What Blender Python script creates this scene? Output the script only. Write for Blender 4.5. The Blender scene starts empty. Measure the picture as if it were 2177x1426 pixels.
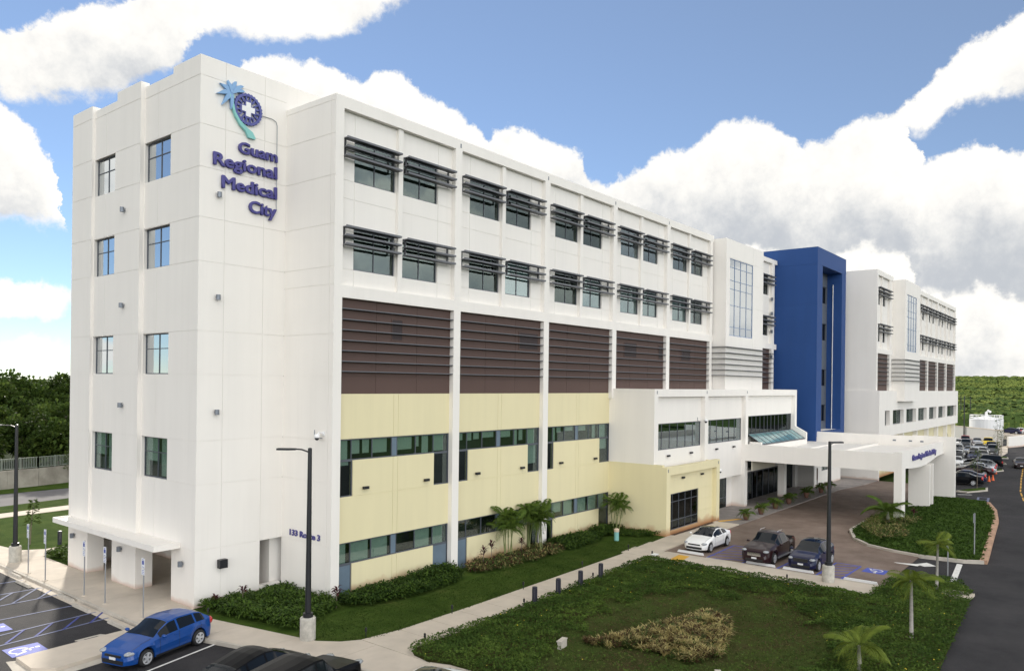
import bpy, bmesh, math, random
from mathutils import Vector, Matrix
random.seed(7)
S = bpy.context.scene
COL = S.collection
R = math.radians

# ------------------------------------------------------------------ camera
cd = bpy.data.cameras.new('camera'); cam = bpy.data.objects.new('camera', cd); COL.objects.link(cam)
cd.sensor_width = 36; cd.sensor_fit = 'HORIZONTAL'; cd.lens = 36*1624.9/2177
cd.shift_y = 102.88/2177; cd.clip_start = 0.5; cd.clip_end = 12000
YAW, ROLL = 0.67539, 0.0122
_r = Vector((math.sin(YAW), -math.cos(YAW), 0)); _f = Vector((math.cos(YAW), math.sin(YAW), 0)); _u = Vector((0, 0, 1))
_cr = _r*math.cos(ROLL) + _u*math.sin(ROLL); _cu = -_r*math.sin(ROLL) + _u*math.cos(ROLL)
M = Matrix((( _cr.x, _cu.x, -_f.x, -19.25), (_cr.y, _cu.y, -_f.y, -34.87), (_cr.z, _cu.z, -_f.z, 11.0), (0, 0, 0, 1)))
cam.matrix_world = M
S.camera = cam

# ------------------------------------------------------------------ exposure
vs = S.view_settings
vs.view_transform = 'Standard'; vs.look = 'None'; vs.gamma = 1.0; vs.use_curve_mapping = False
vs.exposure = 1.50

# ------------------------------------------------------------------ sun and sky
SUN_AZ = math.atan2(0.913, 0.407)      # world azimuth of the sun, behind the building
SUN_EL = R(26)
SUNV = Vector((math.cos(SUN_AZ)*math.cos(SUN_EL), math.sin(SUN_AZ)*math.cos(SUN_EL), math.sin(SUN_EL)))
sl = bpy.data.lights.new('sun', 'SUN'); so = bpy.data.objects.new('sun', sl); COL.objects.link(so)
sl.energy = 1.5; sl.angle = R(2.5); sl.color = (1.0, 0.93, 0.82)
so.rotation_euler = SUNV.to_track_quat('Z', 'Y').to_euler()
so.location = (0, 60, 80)

W = bpy.data.worlds.new('World'); S.world = W; W.use_nodes = True
nt = W.node_tree; nt.nodes.clear()
def nod(t, k, **kw):
    n = t.nodes.new(k)
    for a, b in kw.items(): setattr(n, a, b)
    return n
def mth(t, op, a, b=None, c=None, clamp=False):
    n = t.nodes.new('ShaderNodeMath'); n.operation = op; n.use_clamp = clamp
    for i, v in enumerate((a, b, c)):
        if v is None: continue
        if isinstance(v, (int, float)): n.inputs[i].default_value = v
        else: t.links.new(v, n.inputs[i])
    return n.outputs[0]
# outlines of the cumulus banks: (azimuth fraction, height) of their tops and bases
T1 = [(0.0, 0.4625), (0.0304, 0.4478), (0.0405, 0.4476), (0.049, 0.4684), (0.0575, 0.4756), (0.072, 0.4666), (0.0884, 0.4609), (0.0944, 0.4523), (0.0986, 0.4908), (0.1056, 0.5201), (0.1182, 0.5327), (0.1343, 0.535), (0.144, 0.522), (0.1572, 0.5052), (0.1707, 0.4951), (0.181, 0.5138), (0.1951, 0.5332), (0.2128, 0.5468), (0.2344, 0.54), (0.249, 0.525), (0.26, 0.5076), (0.2749, 0.5032), (0.2862, 0.4952), (0.2975, 0.4847), (0.3204, 0.467), (0.328, 0.4536), (0.3389, 0.4662), (0.3476, 0.4987), (0.3633, 0.5182), (0.3829, 0.5222), (0.3947, 0.5413), (0.4066, 0.5549), (0.4183, 0.5407), (0.426, 0.5196), (0.4418, 0.5549), (0.4575, 0.5691), (0.4692, 0.5795), (0.4867, 0.5967), (0.4965, 0.6221), (0.5081, 0.6318), (0.5232, 0.6286), (0.5307, 0.6092), (0.542, 0.6131), (0.557, 0.634), (0.5681, 0.6374), (0.579, 0.6252), (0.5935, 0.6362), (0.6077, 0.6344), (0.6217, 0.6157), (0.6351, 0.5555), (0.6495, 0.1021), (0.7229, 0.1014), (0.7388, 0.2877), (0.7452, 0.3792), (0.7498, 0.4307), (0.7599, 0.4601), (0.7712, 0.4915), (0.7822, 0.4997), (0.8403, 0.5125), (0.8976, 0.4375), (0.9613, 0.5375), (0.9995, 0.5)]
B1 = [(0.0, 0.0625), (0.0287, 0.1181), (0.079, 0.1163), (0.1255, 0.1286), (0.1754, 0.131), (0.2283, 0.1298), (0.3221, 0.1276), (0.5904, 0.1249), (0.6327, 0.1311), (0.6498, 0.1591), (0.7232, 0.1554), (0.7391, 0.3276), (0.7536, 0.3408), (0.7813, 0.3309), (0.8658, 0.275), (0.9995, 0.1875)]
T2 = [(0.0, 0.625), (0.0314, 0.6384), (0.0387, 0.6344), (0.047, 0.6188), (0.0555, 0.6194), (0.0698, 0.6037), (0.0815, 0.5869), (0.0965, 0.5583), (0.1156, 0.5174), (0.1271, 0.4075), (0.4574, 0.5499), (0.4662, 0.7176), (0.4821, 0.7805), (0.6859, 0.7171), (0.7078, 0.6826), (0.726, 0.6656), (0.7466, 0.6511), (0.7664, 0.6263), (0.7827, 0.592), (0.834, 0.6), (0.9295, 0.675), (0.9995, 0.625)]
B2 = [(0.0, 0.5), (0.0308, 0.5177), (0.0521, 0.5197), (0.0665, 0.5334), (0.0811, 0.5088), (0.0901, 0.4939), (0.1023, 0.5007), (0.1118, 0.5095), (0.1156, 0.5181), (0.128, 0.5752), (0.4585, 0.7261), (0.4702, 0.7401), (0.4818, 0.7371), (0.5123, 0.7093), (0.5386, 0.6814), (0.5755, 0.6623), (0.6114, 0.6537), (0.6526, 0.6464), (0.664, 0.5998), (0.6754, 0.5748), (0.6945, 0.5472), (0.7252, 0.5151), (0.7545, 0.504), (0.7822, 0.5017), (0.834, 0.5625), (0.9295, 0.5875), (0.9995, 0.6)]
BLOBS = [(1.245, 0.085, 0.05, 0.028), (1.25, 0.031, 0.035, 0.015), (1.12, 1.0, 0.42, 0.33), (0.35, 0.95, 0.42, 0.28), (0.8, 2.4, 1.2, 1.25)]
tc = nod(nt, 'ShaderNodeTexCoord'); sep = nod(nt, 'ShaderNodeSeparateXYZ'); nt.links.new(tc.outputs['Generated'], sep.inputs[0])
sx, sy, sz = sep.outputs
az = mth(nt, 'ARCTAN2', sy, sx)
hyp = mth(nt, 'SQRT', mth(nt, 'ADD', mth(nt, 'MULTIPLY', sx, sx), mth(nt, 'MULTIPLY_ADD', sy, sy, 1e-5)))
tv = mth(nt, 'DIVIDE', sz, hyp)
azp = mth(nt, 'PINGPONG', mth(nt, 'SUBTRACT', az, 0.04), math.pi/2)   # the banks of the view go on round the whole horizon
def noise(scale, detail, rough=0.55):
    n = nod(nt, 'ShaderNodeTexNoise'); n.inputs['Scale'].default_value = scale; n.inputs['Detail'].default_value = detail; n.inputs['Roughness'].default_value = rough
    nt.links.new(tc.outputs['Generated'], n.inputs['Vector']); return n
nA = noise(22, 7, 0.68); nB = noise(7, 5, 0.6)
sA = nod(nt, 'ShaderNodeSeparateColor'); nt.links.new(nA.outputs['Color'], sA.inputs[0])
def sstep(v, lo, hi):
    m = nod(nt, 'ShaderNodeMapRange', interpolation_type='SMOOTHSTEP'); m.inputs[1].default_value = lo; m.inputs[2].default_value = hi
    nt.links.new(v, m.inputs[0]); return m.outputs[0]
ua = mth(nt, 'MULTIPLY_ADD', azp, 2/math.pi, mth(nt, 'MULTIPLY', mth(nt, 'SUBTRACT', sA.outputs[0], 0.5), 0.030))
tw = mth(nt, 'ADD', tv, mth(nt, 'MULTIPLY', mth(nt, 'SUBTRACT', sA.outputs[1], 0.5), 0.055))
def curve(pts):
    n = nod(nt, 'ShaderNodeFloatCurve'); cm = n.mapping; cm.extend = 'HORIZONTAL'; cu = cm.curves[0]
    cu.points[0].location = pts[0]; cu.points[1].location = pts[-1]
    for p in pts[1:-1]: cu.points.new(*p)
    for p in cu.points: p.handle_type = 'VECTOR'
    cm.update(); nt.links.new(ua, n.inputs['Value'])
    return mth(nt, 'MULTIPLY_ADD', n.outputs[0], 0.8, -0.1)
t1, b1, t2, b2 = curve(T1), curve(B1), curve(T2), curve(B2)
h1 = mth(nt, 'SUBTRACT', t1, tw); h2 = mth(nt, 'SUBTRACT', t2, tw)
d1 = mth(nt, 'MINIMUM', h1, mth(nt, 'MULTIPLY', mth(nt, 'SUBTRACT', tw, b1), 0.6))
d2 = mth(nt, 'MINIMUM', h2, mth(nt, 'MULTIPLY', mth(nt, 'SUBTRACT', tw, b2), 0.6))
dens = mth(nt, 'MAXIMUM', d1, d2)
pc = nod(nt, 'ShaderNodeCombineXYZ'); nt.links.new(mth(nt, 'MULTIPLY_ADD', ua, math.pi/2, 0.04), pc.inputs[0]); nt.links.new(tw, pc.inputs[1])
for (a, t, ra, rt) in BLOBS:
    ma = nod(nt, 'ShaderNodeVectorMath', operation='MULTIPLY_ADD')
    nt.links.new(pc.outputs[0], ma.inputs[0]); ma.inputs[1].default_value = (1/ra, 1/rt, 0); ma.inputs[2].default_value = (-a/ra, -t/rt, 0)
    ln = nod(nt, 'ShaderNodeVectorMath', operation='LENGTH'); nt.links.new(ma.outputs[0], ln.inputs[0])
    dens = mth(nt, 'MAXIMUM', dens, mth(nt, 'MULTIPLY', mth(nt, 'SUBTRACT', 1.0, ln.outputs['Value']), rt))
nb = mth(nt, 'SUBTRACT', nB.outputs[0], 0.5)
mask = sstep(mth(nt, 'MULTIPLY_ADD', nb, 0.03, dens), -0.001, 0.010)
hh = mth(nt, 'MULTIPLY', mth(nt, 'MAXIMUM', mth(nt, 'MINIMUM', h1, 0.3), 0.0), sstep(mth(nt, 'SUBTRACT', tw, b1), -0.01, 0.01))
hh = mth(nt, 'SUBTRACT', hh, mth(nt, 'MULTIPLY', sstep(mth(nt, 'MULTIPLY_ADD', mth(nt, 'SUBTRACT', nB.outputs[0], 0.5), 0.10, hh), 0.150, 0.172), 0.16))   # a second bank below the first
hu = mth(nt, 'MULTIPLY', mth(nt, 'MAXIMUM', mth(nt, 'MINIMUM', h2, 0.3), 0.0), mth(nt, 'GREATER_THAN', d2, d1))
hs = mth(nt, 'ADD', mth(nt, 'MULTIPLY', hh, mth(nt, 'LESS_THAN', d2, d1)), mth(nt, 'MULTIPLY', hu, 0.8))
puff = mth(nt, 'ADD', mth(nt, 'MULTIPLY', nb, 0.26), mth(nt, 'MULTIPLY', mth(nt, 'SUBTRACT', sA.outputs[2], 0.5), 0.16))
lit = sstep(mth(nt, 'SUBTRACT', puff, hs), -0.17, -0.015)
sky = nod(nt, 'ShaderNodeTexSky'); sky.sky_type = 'NISHITA'; sky.sun_disc = False
sky.sun_elevation = SUN_EL; sky.sun_rotation = math.pi/2 - SUN_AZ
sky.air_density = 0.75; sky.dust_density = 0.0; sky.ozone_density = 3.0; sky.altitude = 50
# sunlit cloud: brighter where it faces the sun, i.e. away from it in the sky
dt_ = nod(nt, 'ShaderNodeVectorMath', operation='DOT_PRODUCT'); nt.links.new(tc.outputs['Generated'], dt_.inputs[0]); dt_.inputs[1].default_value = SUNV
CLOUD_LIT, CLOUD_SHADE = 7.7, 4.4
front = mth(nt, 'MULTIPLY_ADD', sstep(dt_.outputs['Value'], 0.15, -0.95), 5.2, 1.0)
cmix = nod(nt, 'ShaderNodeMix', data_type='RGBA')
nt.links.new(lit, cmix.inputs['Factor'])
cmix.inputs['A'].default_value = (CLOUD_SHADE*0.92, CLOUD_SHADE*0.97, CLOUD_SHADE*1.04, 1)
cmix.inputs['B'].default_value = (CLOUD_LIT, CLOUD_LIT*0.975, CLOUD_LIT*0.925, 1)
cb = nod(nt, 'ShaderNodeVectorMath', operation='SCALE'); nt.links.new(cmix.outputs['Result'], cb.inputs[0]); nt.links.new(front, cb.inputs['Scale'])
smix = nod(nt, 'ShaderNodeMix', data_type='RGBA'); nt.links.new(mask, smix.inputs['Factor'])
hz = nod(nt, 'ShaderNodeMix', data_type='RGBA'); hz.inputs['Factor'].default_value = 0.24; nt.links.new(sky.outputs[0], hz.inputs['A']); hz.inputs['B'].default_value = (3.6, 4.2, 5.0, 1)   # even pale haze colour mixed in to whiten the blue
nt.links.new(hz.outputs['Result'], smix.inputs['A']); nt.links.new(cb.outputs[0], smix.inputs['B'])
bg = nod(nt, 'ShaderNodeBackground'); bg.inputs['Strength'].default_value = 0.05
nt.links.new(smix.outputs['Result'], bg.inputs['Color'])
wo = nod(nt, 'ShaderNodeOutputWorld'); nt.links.new(bg.outputs[0], wo.inputs['Surface'])

# ------------------------------------------------------------------ helpers
class MB:
    """collects faces of one mesh"""
    def __init__(s): s.v = []; s.f = []; s.m = []
    def add(s, vs_, fs, mi=0):
        o = len(s.v); s.v += [tuple(p) for p in vs_]; s.f += [tuple(i+o for i in f) for f in fs]; s.m += [mi]*len(fs); return s
    def box(s, x0, x1, y0, y1, z0, z1, mi=0):
        return s.add([(x0,y0,z0),(x1,y0,z0),(x1,y1,z0),(x0,y1,z0),(x0,y0,z1),(x1,y0,z1),(x1,y1,z1),(x0,y1,z1)],
                     [(0,3,2,1),(4,5,6,7),(0,1,5,4),(1,2,6,5),(2,3,7,6),(3,0,4,7)], mi)
    def quad(s, a, b, c, d, mi=0): return s.add([a,b,c,d], [(0,1,2,3)], mi)
    def prism(s, poly, z0, z1, mi=0):
        n = len(poly); a = sum(poly[i][0]*poly[(i+1)%n][1]-poly[(i+1)%n][0]*poly[i][1] for i in range(n))
        if a < 0: poly = poly[::-1]
        return s.add([(x,y,z0) for x,y in poly]+[(x,y,z1) for x,y in poly],
                     [tuple(range(n))[::-1], tuple(range(n,2*n))]+[(i,(i+1)%n,n+(i+1)%n,n+i) for i in range(n)], mi)
    def tube(s, pts, rad, n=8, mi=0, cap=True):
        pts = [Vector(p) for p in pts]; rr = rad if isinstance(rad, (list, tuple)) else [rad]*len(pts)
        vs_, fs = [], []
        for i, p in enumerate(pts):
            d = (pts[min(i+1, len(pts)-1)]-pts[max(i-1, 0)]).normalized()
            a = d.cross(Vector((0,0,1)) if abs(d.z) < .9 else Vector((1,0,0))).normalized(); b = d.cross(a)
            for k in range(n):
                t = 2*math.pi*k/n; vs_.append(p+(a*math.cos(t)+b*math.sin(t))*rr[i])
        for i in range(len(pts)-1):
            for k in range(n): fs.append((i*n+k, i*n+(k+1)%n, (i+1)*n+(k+1)%n, (i+1)*n+k))
        if cap: fs += [tuple(range(n)), tuple(range((len(pts)-1)*n, len(pts)*n))[::-1]]
        return s.add(vs_, fs, mi)
    def lathe(s, prof, n=16, c=(0,0,0), axis='z', mi=0, cap=True):
        vs_, fs = [], []
        for r_, h in prof:
            for k in range(n):
                t = 2*math.pi*k/n; a, b = r_*math.cos(t), r_*math.sin(t)
                vs_.append((c[0]+a, c[1]+b, c[2]+h) if axis == 'z' else (c[0]+a, c[1]+h, c[2]+b))
        m_ = len(prof)
        for i in range(m_-1):
            for k in range(n): fs.append((i*n+k, i*n+(k+1)%n, (i+1)*n+(k+1)%n, (i+1)*n+k))
        if cap: fs += [tuple(range(n))[::-1], tuple(range((m_-1)*n, m_*n))]
        return s.add(vs_, fs, mi)
    def mesh(s, name, mats, smooth=False):
        me = bpy.data.meshes.new(name); me.from_pydata(s.v, [], s.f)
        for m in (mats if isinstance(mats, (list, tuple)) else [mats]): me.materials.append(m)
        if len(me.materials) > 1: me.polygons.foreach_set('material_index', s.m)
        if smooth: me.polygons.foreach_set('use_smooth', [True]*len(s.f))
        me.update(); return me
def link(name, me, parent=None, loc=None, rz=0):
    o = bpy.data.objects.new(name, me); COL.objects.link(o)
    if parent: o.parent = parent
    if loc: o.location = loc
    if rz: o.rotation_euler = (0, 0, rz)
    return o
def obj(name, mb, mat, parent=None, smooth=False, loc=None, rz=0): return link(name, mb.mesh(name, mat, smooth), parent, loc, rz)
def tag(o, label, cat, group=None):
    o['label'] = label; o['category'] = cat
    if group: o['group'] = group
    return o
def thing(name, label, cat, loc=(0,0,0), rz=0, group=None):
    o = bpy.data.objects.new(name, None); o.empty_display_size = .3; COL.objects.link(o); o.location = loc; o.rotation_euler = (0, 0, rz)
    return tag(o, label, cat, group)
def struct(name, mb, mat, smooth=False):
    o = obj(name, mb, mat, smooth=smooth); o['kind'] = 'structure'; return o
def copy_tree(o, parent=None):
    c = o.copy(); COL.objects.link(c); c.parent = parent
    for ch in o.children: copy_tree(ch, c)
    return c

# ------------------------------------------------------------------ materials
def mat(name, col, rough=.6, metal=0, spec=.5, var=0.0, vscale=1.0, bump=0.0, bscale=20.0, col2=None, detail=4, coat=0, em=None):
    m = bpy.data.materials.new(name); m.use_nodes = True; t = m.node_tree; b = t.nodes['Principled BSDF']
    b.inputs['Base Color'].default_value = (*col, 1); b.inputs['Roughness'].default_value = rough; b.inputs['Metallic'].default_value = metal
    b.inputs['Specular IOR Level'].default_value = spec
    if coat: b.inputs['Coat Weight'].default_value = coat; b.inputs['Coat Roughness'].default_value = .04
    if var or col2:
        g = nod(t, 'ShaderNodeNewGeometry'); n = nod(t, 'ShaderNodeTexNoise'); n.inputs['Scale'].default_value = vscale; n.inputs['Detail'].default_value = detail; n.inputs['Roughness'].default_value = .6
        t.links.new(g.outputs['Position'], n.inputs['Vector'])
        r_ = nod(t, 'ShaderNodeMapRange'); r_.inputs[1].default_value = .3; r_.inputs[2].default_value = .7; t.links.new(n.outputs[0], r_.inputs[0])
        mx = nod(t, 'ShaderNodeMix', data_type='RGBA'); t.links.new(r_.outputs[0], mx.inputs['Factor'])
        c2 = col2 or tuple(min(1, c*(1+var)) for c in col); c1 = col if col2 else tuple(c*(1-var) for c in col)
        mx.inputs['A'].default_value = (*c1, 1); mx.inputs['B'].default_value = (*c2, 1)
        t.links.new(mx.outputs['Result'], b.inputs['Base Color'])
    if bump:
        g = nod(t, 'ShaderNodeNewGeometry'); n = nod(t, 'ShaderNodeTexNoise'); n.inputs['Scale'].default_value = bscale; n.inputs['Detail'].default_value = 3
        t.links.new(g.outputs['Position'], n.inputs['Vector'])
        bp = nod(t, 'ShaderNodeBump'); bp.inputs['Strength'].default_value = bump; bp.inputs['Distance'].default_value = .05
        t.links.new(n.outputs[0], bp.inputs['Height']); t.links.new(bp.outputs[0], b.inputs['Normal'])
    return m
def paint_wall(name, col, stain=(0.42, 0.17, 0.06), top=0.28, streak=.045, stain_k=.5):
    """painted concrete: faint vertical weather streaks, red soil splashed up at the foot"""
    m = bpy.data.materials.new(name); m.use_nodes = True; t = m.node_tree; b = t.nodes['Principled BSDF']
    b.inputs['Roughness'].default_value = .62; b.inputs['Specular IOR Level'].default_value = .35
    g = nod(t, 'ShaderNodeNewGeometry')
    mp = nod(t, 'ShaderNodeMapping'); mp.inputs['Scale'].default_value = (1.3, 1.3, .12); t.links.new(g.outputs['Position'], mp.inputs['Vector'])
    n = nod(t, 'ShaderNodeTexNoise'); n.inputs['Scale'].default_value = 1.0; n.inputs['Detail'].default_value = 6; t.links.new(mp.outputs[0], n.inputs['Vector'])
    n2 = nod(t, 'ShaderNodeTexNoise'); n2.inputs['Scale'].default_value = .35; n2.inputs['Detail'].default_value = 3; t.links.new(g.outputs['Position'], n2.inputs['Vector'])
    k = mth(t, 'ADD', mth(t, 'MULTIPLY', mth(t, 'SUBTRACT', n.outputs[0], .5), streak*2), mth(t, 'MULTIPLY_ADD', mth(t, 'SUBTRACT', n2.outputs[0], .5), streak*1.6, 1.0))
    mp2 = nod(t, 'ShaderNodeMapping'); mp2.inputs['Scale'].default_value = (5, 5, .16); t.links.new(g.outputs['Position'], mp2.inputs['Vector'])
    n5 = nod(t, 'ShaderNodeTexNoise'); n5.inputs['Scale'].default_value = 1.0; n5.inputs['Detail'].default_value = 4; t.links.new(mp2.outputs[0], n5.inputs['Vector'])
    m5 = nod(t, 'ShaderNodeMapRange'); m5.inputs[1].default_value = .56; m5.inputs[2].default_value = .78; m5.inputs[3].default_value = 1.0; m5.inputs[4].default_value = .972; t.links.new(n5.outputs[0], m5.inputs[0])   # rain streaks
    k = mth(t, 'MULTIPLY', k, m5.outputs[0])
    sc = nod(t, 'ShaderNodeVectorMath', operation='SCALE'); sc.inputs[0].default_value = col; t.links.new(k, sc.inputs['Scale'])
    sp = nod(t, 'ShaderNodeSeparateXYZ'); t.links.new(g.outputs['Position'], sp.inputs[0])
    n3 = nod(t, 'ShaderNodeTexNoise'); n3.inputs['Scale'].default_value = 1.2; n3.inputs['Detail'].default_value = 5; t.links.new(g.outputs['Position'], n3.inputs['Vector'])
    hh = mth(t, 'MULTIPLY', n3.outputs[0], top*2)
    mr = nod(t, 'ShaderNodeMapRange'); mr.inputs[1].default_value = 0.0; mr.inputs[2].default_value = 1.0; mr.inputs[3].default_value = stain_k; mr.inputs[4].default_value = 0
    t.links.new(mth(t, 'DIVIDE', sp.outputs[2], hh), mr.inputs[0])
    mx = nod(t, 'ShaderNodeMix', data_type='RGBA'); t.links.new(mr.outputs[0], mx.inputs['Factor']); t.links.new(sc.outputs[0], mx.inputs['A']); mx.inputs['B'].default_value = (*stain, 1)
    t.links.new(mx.outputs['Result'], b.inputs['Base Color'])
    n4 = nod(t, 'ShaderNodeTexNoise'); n4.inputs['Scale'].default_value = 14; n4.inputs['Detail'].default_value = 3; t.links.new(g.outputs['Position'], n4.inputs['Vector'])
    bp = nod(t, 'ShaderNodeBump'); bp.inputs['Strength'].default_value = .12; bp.inputs['Distance'].default_value = .02; t.links.new(n4.outputs[0], bp.inputs['Height']); t.links.new(bp.outputs[0], b.inputs['Normal'])
    return m
def glass(name, tint, refl=.12, rough=.01, fr=.45):
    m = bpy.data.materials.new(name); m.use_nodes = True; t = m.node_tree; t.nodes.clear()
    tr = nod(t, 'ShaderNodeBsdfTransparent'); tr.inputs[0].default_value = (*tint, 1)
    gl = nod(t, 'ShaderNodeBsdfGlossy'); gl.inputs['Roughness'].default_value = rough; gl.inputs[0].default_value = (.92, .97, 1, 1)
    g = nod(t, 'ShaderNodeNewGeometry'); n = nod(t, 'ShaderNodeTexNoise'); n.inputs['Scale'].default_value = .9; n.inputs['Detail'].default_value = 1; t.links.new(g.outputs['Position'], n.inputs['Vector'])
    bp = nod(t, 'ShaderNodeBump'); bp.inputs['Strength'].default_value = .025; bp.inputs['Distance'].default_value = .05; t.links.new(n.outputs[0], bp.inputs['Height']); t.links.new(bp.outputs[0], gl.inputs['Normal'])
    lw = nod(t, 'ShaderNodeLayerWeight'); lw.inputs[0].default_value = .35
    fac = mth(t, 'MULTIPLY_ADD', lw.outputs['Fresnel'], fr, refl, clamp=True)
    mx = nod(t, 'ShaderNodeMixShader'); t.links.new(fac, mx.inputs[0]); t.links.new(tr.outputs[0], mx.inputs[1]); t.links.new(gl.outputs[0], mx.inputs[2])
    o = nod(t, 'ShaderNodeOutputMaterial'); t.links.new(mx.outputs[0], o.inputs[0]); return m
MW = paint_wall('white_paint', (.815, .782, .732))
MY = paint_wall('yellow_paint', (.73, .66, .42), top=.6, stain_k=.85)
MBL = paint_wall('blue_paint', (.014, .058, .205), streak=.08)
MBR = paint_wall('brown_paint', (.098, .060, .050), streak=.06)
MGF = mat('grey_window_frame', (.085, .095, .115), .45)
MSH = mat('sunshade_metal', (.135, .14, .155), .5, .2)
MGB = glass('stair_glass', (.45, .58, .62), .55)
MBF = mat('blue_window_frame', (.16, .25, .42), .4)
MSP = mat('blue_grey_spandrel', (.13, .18, .23), .3, var=.1)
MDK = mat('dark_interior', (.045, .05, .05), .9)
MIN = mat('interior_wall', (.16, .17, .165), .9)
MBLIND = mat('pale_blind', (.43, .52, .47), .8)
MGL = glass('green_glass', (.76, .82, .79), .04, fr=.2)
MGU = glass('grey_green_glass', (.55, .64, .60), .05, fr=.10)
MGV = glass('pale_glass', (.55, .66, .66), .14, fr=.15)
MGS = glass('sky_glass', (.42, .58, .58), .26)
MGT = glass('tower_glass', (.45, .58, .60), .66)
MGD = glass('dark_glass', (.30, .36, .36), .04, fr=.3)
MCON = mat('concrete', (.53, .465, .385), .85, var=.10, vscale=.7, bump=.15, bscale=30)
MCON2 = mat('kerb_concrete', (.47, .43, .37), .85, var=.14, vscale=1.5, bump=.15, bscale=30)
MBLK = mat('black_metal', (.012, .013, .016), .4)
MLET = mat('letter_purple', (.055, .05, .22), .4)
MGEAR = mat('logo_violet', (.075, .085, .29), .4)
MFROND = mat('logo_blue', (.21, .38, .62), .4)
MTRUNK = mat('logo_teal', (.22, .53, .50), .4)
MFIX = mat('fixture_grey', (.19, .21, .24), .4, .4)
MWH = mat('white_enamel', (.78, .78, .78), .35)

# letters of the signs, made first while the scene is still small
def glyphs(text, height, width, depth, bold, spacing=1.0):
    """every letter of a line as (mesh, x offset); line scaled to the given cap height and width"""
    def mk(s, bold=bold):
        cu = bpy.data.curves.new('t', 'FONT'); cu.body = s; cu.size = 1; cu.extrude = .5; cu.bevel_depth = bold; cu.bevel_resolution = 0; cu.offset = 0; cu.resolution_u = 3; cu.space_character = spacing
        o = bpy.data.objects.new('t', cu); COL.objects.link(o); bpy.context.view_layer.update()
        me = bpy.data.meshes.new_from_object(o.evaluated_get(bpy.context.evaluated_depsgraph_get())); bpy.data.objects.remove(o); bpy.data.curves.remove(cu); return me
    def mx(s): me = mk(s); r_ = max(v.co.x for v in me.vertices); bpy.data.meshes.remove(me); return r_
    base = mx('l'); out = []; pre = ''; pen = []
    for ch in text: pen.append((mx(pre+'l')-base) if pre else 0.0); pre += ch
    tot0 = min(v.co.x for v in mk(text).vertices); tot1 = mx(text)
    cap = max(v.co.y for v in mk('M').vertices)
    sx, sy = width/(tot1-tot0), height/cap
    for ch, p in zip(text, pen):
        if ch == ' ': continue
        me = mk(ch)
        for v in me.vertices: v.co = Vector(((v.co.x)*sx, v.co.y*sy, v.co.z*depth))
        out.append((me, (p-tot0)*sx))
    return out
GLY = {t: glyphs(t, h, w, dp, .028) for t, h, w, dp in (('Guam', .56, 2.26, .12), ('Regional', .60, 3.59, .12), ('Medical', .60, 3.13, .12), ('City', .60, 1.62, .12), ('Guam Regional Medical City', .48, 10.4, .08), ('133 Route 3', .30, 2.55, .04))}
# ------------------------------------------------------------------ the hospital
HB = thing('hospital_building', 'long five-storey white hospital with yellow base, brown louvred storey and blue stair tower', 'building')
def rsub(rs, h):
    out = []
    for (a, b, c, d) in rs:
        u0, u1, z0, z1 = max(a, h[0]), min(b, h[1]), max(c, h[2]), min(d, h[3])
        if u0 >= u1-1e-6 or z0 >= z1-1e-6: out.append((a, b, c, d)); continue
        if a < u0: out.append((a, u0, c, d))
        if u1 < b: out.append((u1, b, c, d))
        if c < z0: out.append((u0, u1, c, z0))
        if z1 < d: out.append((u0, u1, z1, d))
    return out
def pbox(mb, ax, p0, p1, r, mi=0):
    if ax == 'y': mb.box(r[0], r[1], p0, p1, r[2], r[3], mi)
    else: mb.box(p0, p1, r[0], r[1], r[2], r[3], mi)
def wall(ax, pos, t, u0, u1, z0, z1, m, uj=(), zj=(), holes=(), name='wall_panel', gap=.022, parent=None, bu0=None):
    """a wall facing -axis at pos: a backing and one slab per field between the joints"""
    parent = parent or HB
    us = [u0]+sorted(u for u in uj if u0 < u < u1)+[u1]; zs = [z0]+sorted(z for z in zj if z0 < z < z1)+[z1]
    rs = [(bu0 or u0, u1, z0, z1)]
    for h in holes: rs = rsub(rs, h)
    mb = MB()
    for r in rs: pbox(mb, ax, pos+.02, pos+t, r)
    obj('wall', mb, m, parent)
    for i in range(len(us)-1):
        for j in range(len(zs)-1):
            c = (us[i]+(gap/2 if i else 0), us[i+1]-(gap/2 if i < len(us)-2 else 0), zs[j]+(gap/2 if j else 0), zs[j+1]-(gap/2 if j < len(zs)-2 else 0))
            rs = [c]
            for h in holes: rs = rsub(rs, h)
            if not rs: continue
            mb = MB()
            for r in rs: pbox(mb, ax, pos, pos+.02, r)
            obj(name, mb, m, parent)
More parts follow.
